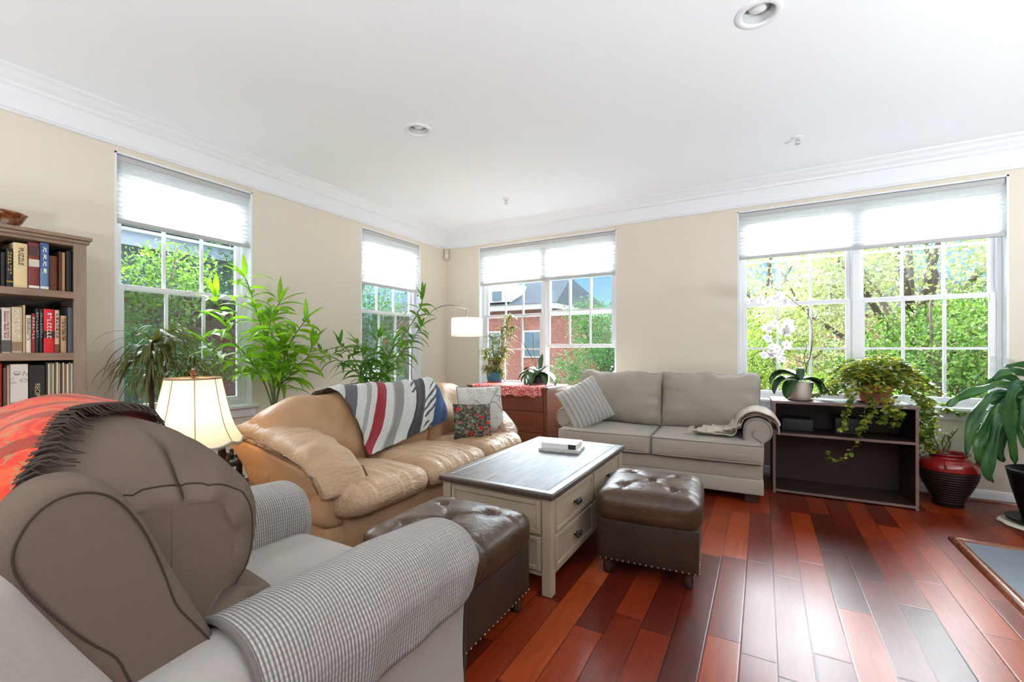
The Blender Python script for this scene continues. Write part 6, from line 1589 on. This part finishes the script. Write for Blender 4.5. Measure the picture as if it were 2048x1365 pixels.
house('brick_house', 'red brick house with grey roof and dormers, seen through the corner window', -21, -7.0, 19, 30, 3.95, 6.3, 'x', dormers=((0.6, .8), (3.2, .8), (-2.6, .8)), hip=1.5)
house('brick_house', 'far brick house with a slate roof beyond the trees through the corner window', 6, 22, 52, 62, 5.2, 9.5, 'x', wins=True, hip=3)
house('brick_house', 'low brick house wing behind the green tree through the corner window', -6.0, -1.5, 30, 40, 3.2, 6.5, 'x', wins=True, hip=1.5)
# near neighbour seen through the left windows
r0 = empty('neighbour_house', (-8.0, -1.5, GZ), 'neighbouring house with blue-grey soffit and brick wall outside the near window', 'building')
MB().box(-3, .0, -2.6, 6, 0, 6.6).build('brick_wall', M['brick'], r0, smooth=False); MB().box(-3, .4, -9, -2.6, 0, 6.6).build('siding_wall', M['siding'], r0, smooth=False)
MB().box(-3.5, 1.0, -9.2, 6.2, 6.6, 6.95).build('soffit', M['siding'], r0, smooth=False); MB().box(-3, .06, -2.6, 6, 5.9, 6.6).build('frieze_board', M['siding'], r0, smooth=False)
MB().add([(-3.6, -9.3, 6.95), (1.1, -9.3, 6.95), (1.1, 6.3, 6.95), (-3.6, 6.3, 6.95), (-1.2, -8, 9), (-1.2, 5, 9)], [(0, 1, 4), (1, 2, 5, 4), (2, 3, 5), (3, 0, 4, 5), (0, 3, 2, 1)]).build('roof', M['slateroof'], r0, smooth=False)

def outleaf(name, c1, c2, transl=.35):
    g = NG(name); oi = g.n('Attribute', attribute_name='leafrnd'); c = g.mix(oi.outputs['Fac'], c1, c2)
    return g.pbr(c, .6, 0, spec=0.2, transl=transl, trans=g.mix(1.0, c, (1.5, 1.6, .7), 'MULTIPLY'))
OL = {'mid': outleaf('tree_leaf_mid', (0.022, 0.062, 0.012), (0.10, 0.17, 0.03)), 'dark': outleaf('tree_leaf_dark', (0.009, 0.034, 0.012), (0.035, 0.085, 0.025)), 'lime': outleaf('tree_leaf_lime', (0.05, 0.10, 0.015), (0.20, 0.25, 0.045)), 'pale': outleaf('tree_leaf_pale', (0.11, 0.125, 0.065), (0.30, 0.31, 0.20)), 'gold': outleaf('shrub_leaf_gold', (0.16, 0.18, 0.02), (0.36, 0.34, 0.05))}
M['bark'] = plain('tree_bark', (0.07, 0.055, 0.04), .9, bump=.5, bscale=12)
def canopy(name, mat, parent, clumps, n, size, seed, aspect=.5):
    rg = np.random.default_rng(seed); cl = np.array([c[:3] for c in clumps]); rad = np.array([c[3:6] for c in clumps]); vol = rad.prod(1) ** .8; pr = vol / vol.sum()
    k = rg.choice(len(clumps), n, p=pr); d = rg.normal(size=(n, 3)); d /= np.linalg.norm(d, axis=1, keepdims=True)
    rr_ = rg.uniform(.25, 1, (n, 1)) ** .5 * (1 + .12 * rg.normal(size=(n, 1)))
    c = cl[k] + d * rr_ * rad[k]
    a = rg.normal(size=(n, 3)) + np.array([0, 0, -.3]); a /= np.linalg.norm(a, axis=1, keepdims=True); b_ = np.cross(a, rg.normal(size=(n, 3))); b_ /= np.linalg.norm(b_, axis=1, keepdims=True)
    nn = np.cross(a, b_); s_ = size * rg.uniform(.6, 1.3, (n, 1)); L = a * s_; Wd = b_ * s_ * aspect * .5; f = nn * s_ * .12
    V = np.stack([c - L * .5, c + Wd + f, c + L * .5, c - Wd + f], 1).reshape(-1, 3)
    me = bpy.data.meshes.new(name); me.vertices.add(4 * n); me.vertices.foreach_set('co', V.ravel()); me.loops.add(4 * n); me.loops.foreach_set('vertex_index', np.arange(4 * n, dtype=np.int32))
    me.polygons.add(n); me.polygons.foreach_set('loop_start', np.arange(0, 4 * n, 4, dtype=np.int32)); me.polygons.foreach_set('loop_total', np.full(n, 4, dtype=np.int32))
    at_ = me.attributes.new('leafrnd', 'FLOAT', 'FACE'); at_.data.foreach_set('value', rg.uniform(0, 1, n).astype(np.float32)); me.update(); me.validate(); me.materials.append(mat)
    o = bpy.data.objects.new(name, me); COL.objects.link(o); o.parent = parent; return o
def tree(label, x, y, h, r, z0, mat, n, size, seed, cat='tree', name='tree', nb=9, group=None, loose=.35, crown=.25):
    root = empty(name, (x, y, GZ), label, cat, group=group); rn = random.Random(seed); b = MB(); H_ = h
    b.tube([(0, 0, 0), (rn.uniform(-.1, .1) * r, 0, H_ * .3), (rn.uniform(-.15, .15) * r, 0, H_ * .7), (0, 0, H_ * .9)], [.045 * r + .03, .036 * r + .02, .02 * r + .01, .01], 8)
    cl = []
    for k in range(nb):
        a = k * 2.4 + rn.uniform(-.4, .4); hh = H_ * (crown + (1 - crown) * (k + .5) / nb); rr_ = r * (1.0 - .55 * (k / nb) ** 1.6) * rn.uniform(.55, .8)
        tip = Vector((math.cos(a) * rr_, math.sin(a) * rr_, hh)); st_ = Vector((0, 0, hh * .62))
        P = spline([st_, st_.lerp(tip, .5) + Vector((0, 0, .08 * r)), tip, tip + (tip - st_) * .25 + Vector((0, 0, .1 * r))], 8, closed=False); b.tube(P, [.022 * r * (1 - i / 9) + .006 for i in range(9)], 5)
        for q in range(3):
            tq = P[4 + q] + Vector((rn.uniform(-1, 1), rn.uniform(-1, 1), rn.uniform(-.4, .8))) * r * .22; b.tube([P[3 + q], tq], [.008 * r, .003], 4)
            s_ = r * loose * rn.uniform(.7, 1.25); cl.append((*tq, s_, s_, s_ * .7))
    cl.append((0, 0, H_ * (crown + 1) / 2, r * .6, r * .6, (1 - crown) * H_ * .4))
    b.build('trunk', M['bark'], root); canopy('foliage', mat, root, cl, n, size, seed); return root
# through the wide window
tree('tall airy pale green tree outside the right half of the wide window', 6.3, 7.0, 8.6, 3.3, 0, OL['pale'], 32300, 0.094, 1, loose=.26, nb=13, crown=.42)
tree('tall airy pale tree leaning behind the wide window mullion', 3.7, 10.5, 8.6, 2.6, 0, OL['pale'], 17100, 0.094, 2, loose=.26, nb=11, crown=.5)
tree('dense mid green tree low outside the right half of the wide window', 6.4, 5.6, 5.4, 2.4, 0, OL['mid'], 41800, 0.079, 3, loose=.42, crown=.12)
tree('lime green tree outside the left half of the wide window', 3.4, 7.5, 5.2, 1.9, 0, OL['lime'], 28500, 0.079, 4, loose=.4, crown=.15)
tree('round green tree far left in the wide window', 2.6, 15.0, 6.4, 2.2, 0, OL['mid'], 17100, 0.101, 5, loose=.42, crown=.15)
tree('green tree beyond the wide window at its right edge', 9.6, 8.5, 7.6, 3.4, 0, OL['mid'], 22800, 0.108, 6, loose=.4, crown=.2)
tree('bright green shrub under the wide window centre', 4.6, 5.2, 4.0, 1.4, 0, OL['lime'], 15200, 0.065, 7, 'shrub', 'shrub', loose=.42, crown=.1)
# through the corner window
tree('dark green tree in the middle of the corner window', -2.2, 13.5, 6.3, 2.3, 0, OL['dark'], 26600, 0.094, 8, loose=.42, crown=.15)
tree('green tree at the right side of the corner window', 0.9, 13.0, 5.9, 2.1, 0, OL['mid'], 22800, 0.094, 9, loose=.42, crown=.12)
tree('pale far tree top between the houses through the corner window', -1.2, 26, 9.3, 3.0, 0, OL['mid'], 15200, 0.158, 10, loose=.4, crown=.3)
tree('golden yellow shrub low in the corner window', 1.35, 5.2, 3.75, 1.15, 0, OL['gold'], 17100, 0.058, 11, 'shrub', 'shrub', loose=.42, crown=.1)
tree('small green hedge below the corner window', -1.5, 9.5, 3.2, 1.4, 0, OL['mid'], 11400, 0.072, 12, 'shrub', 'shrub', loose=.45, crown=.05)
# through the left windows
tree('bright green tree outside the near left window', -4.6, -1.8, 5.7, 1.6, 0, OL['mid'], 30400, 0.072, 13, loose=.42, crown=.1)
tree('leafy green tree outside the near left window, left of the other', -4.6, -3.5, 5.3, 1.6, 0, OL['lime'], 20900, 0.072, 14, loose=.42, crown=.1)
tree('dark evergreen outside the near left window, lower', -3.4, -2.4, 4.5, 1.5, 0, OL['dark'], 28500, 0.065, 15, loose=.45, crown=.05)
tree('dark green tree outside the narrow left window', -5.2, 2.6, 7.6, 2.7, 0, OL['dark'], 38000, 0.079, 16, loose=.42, crown=.1)
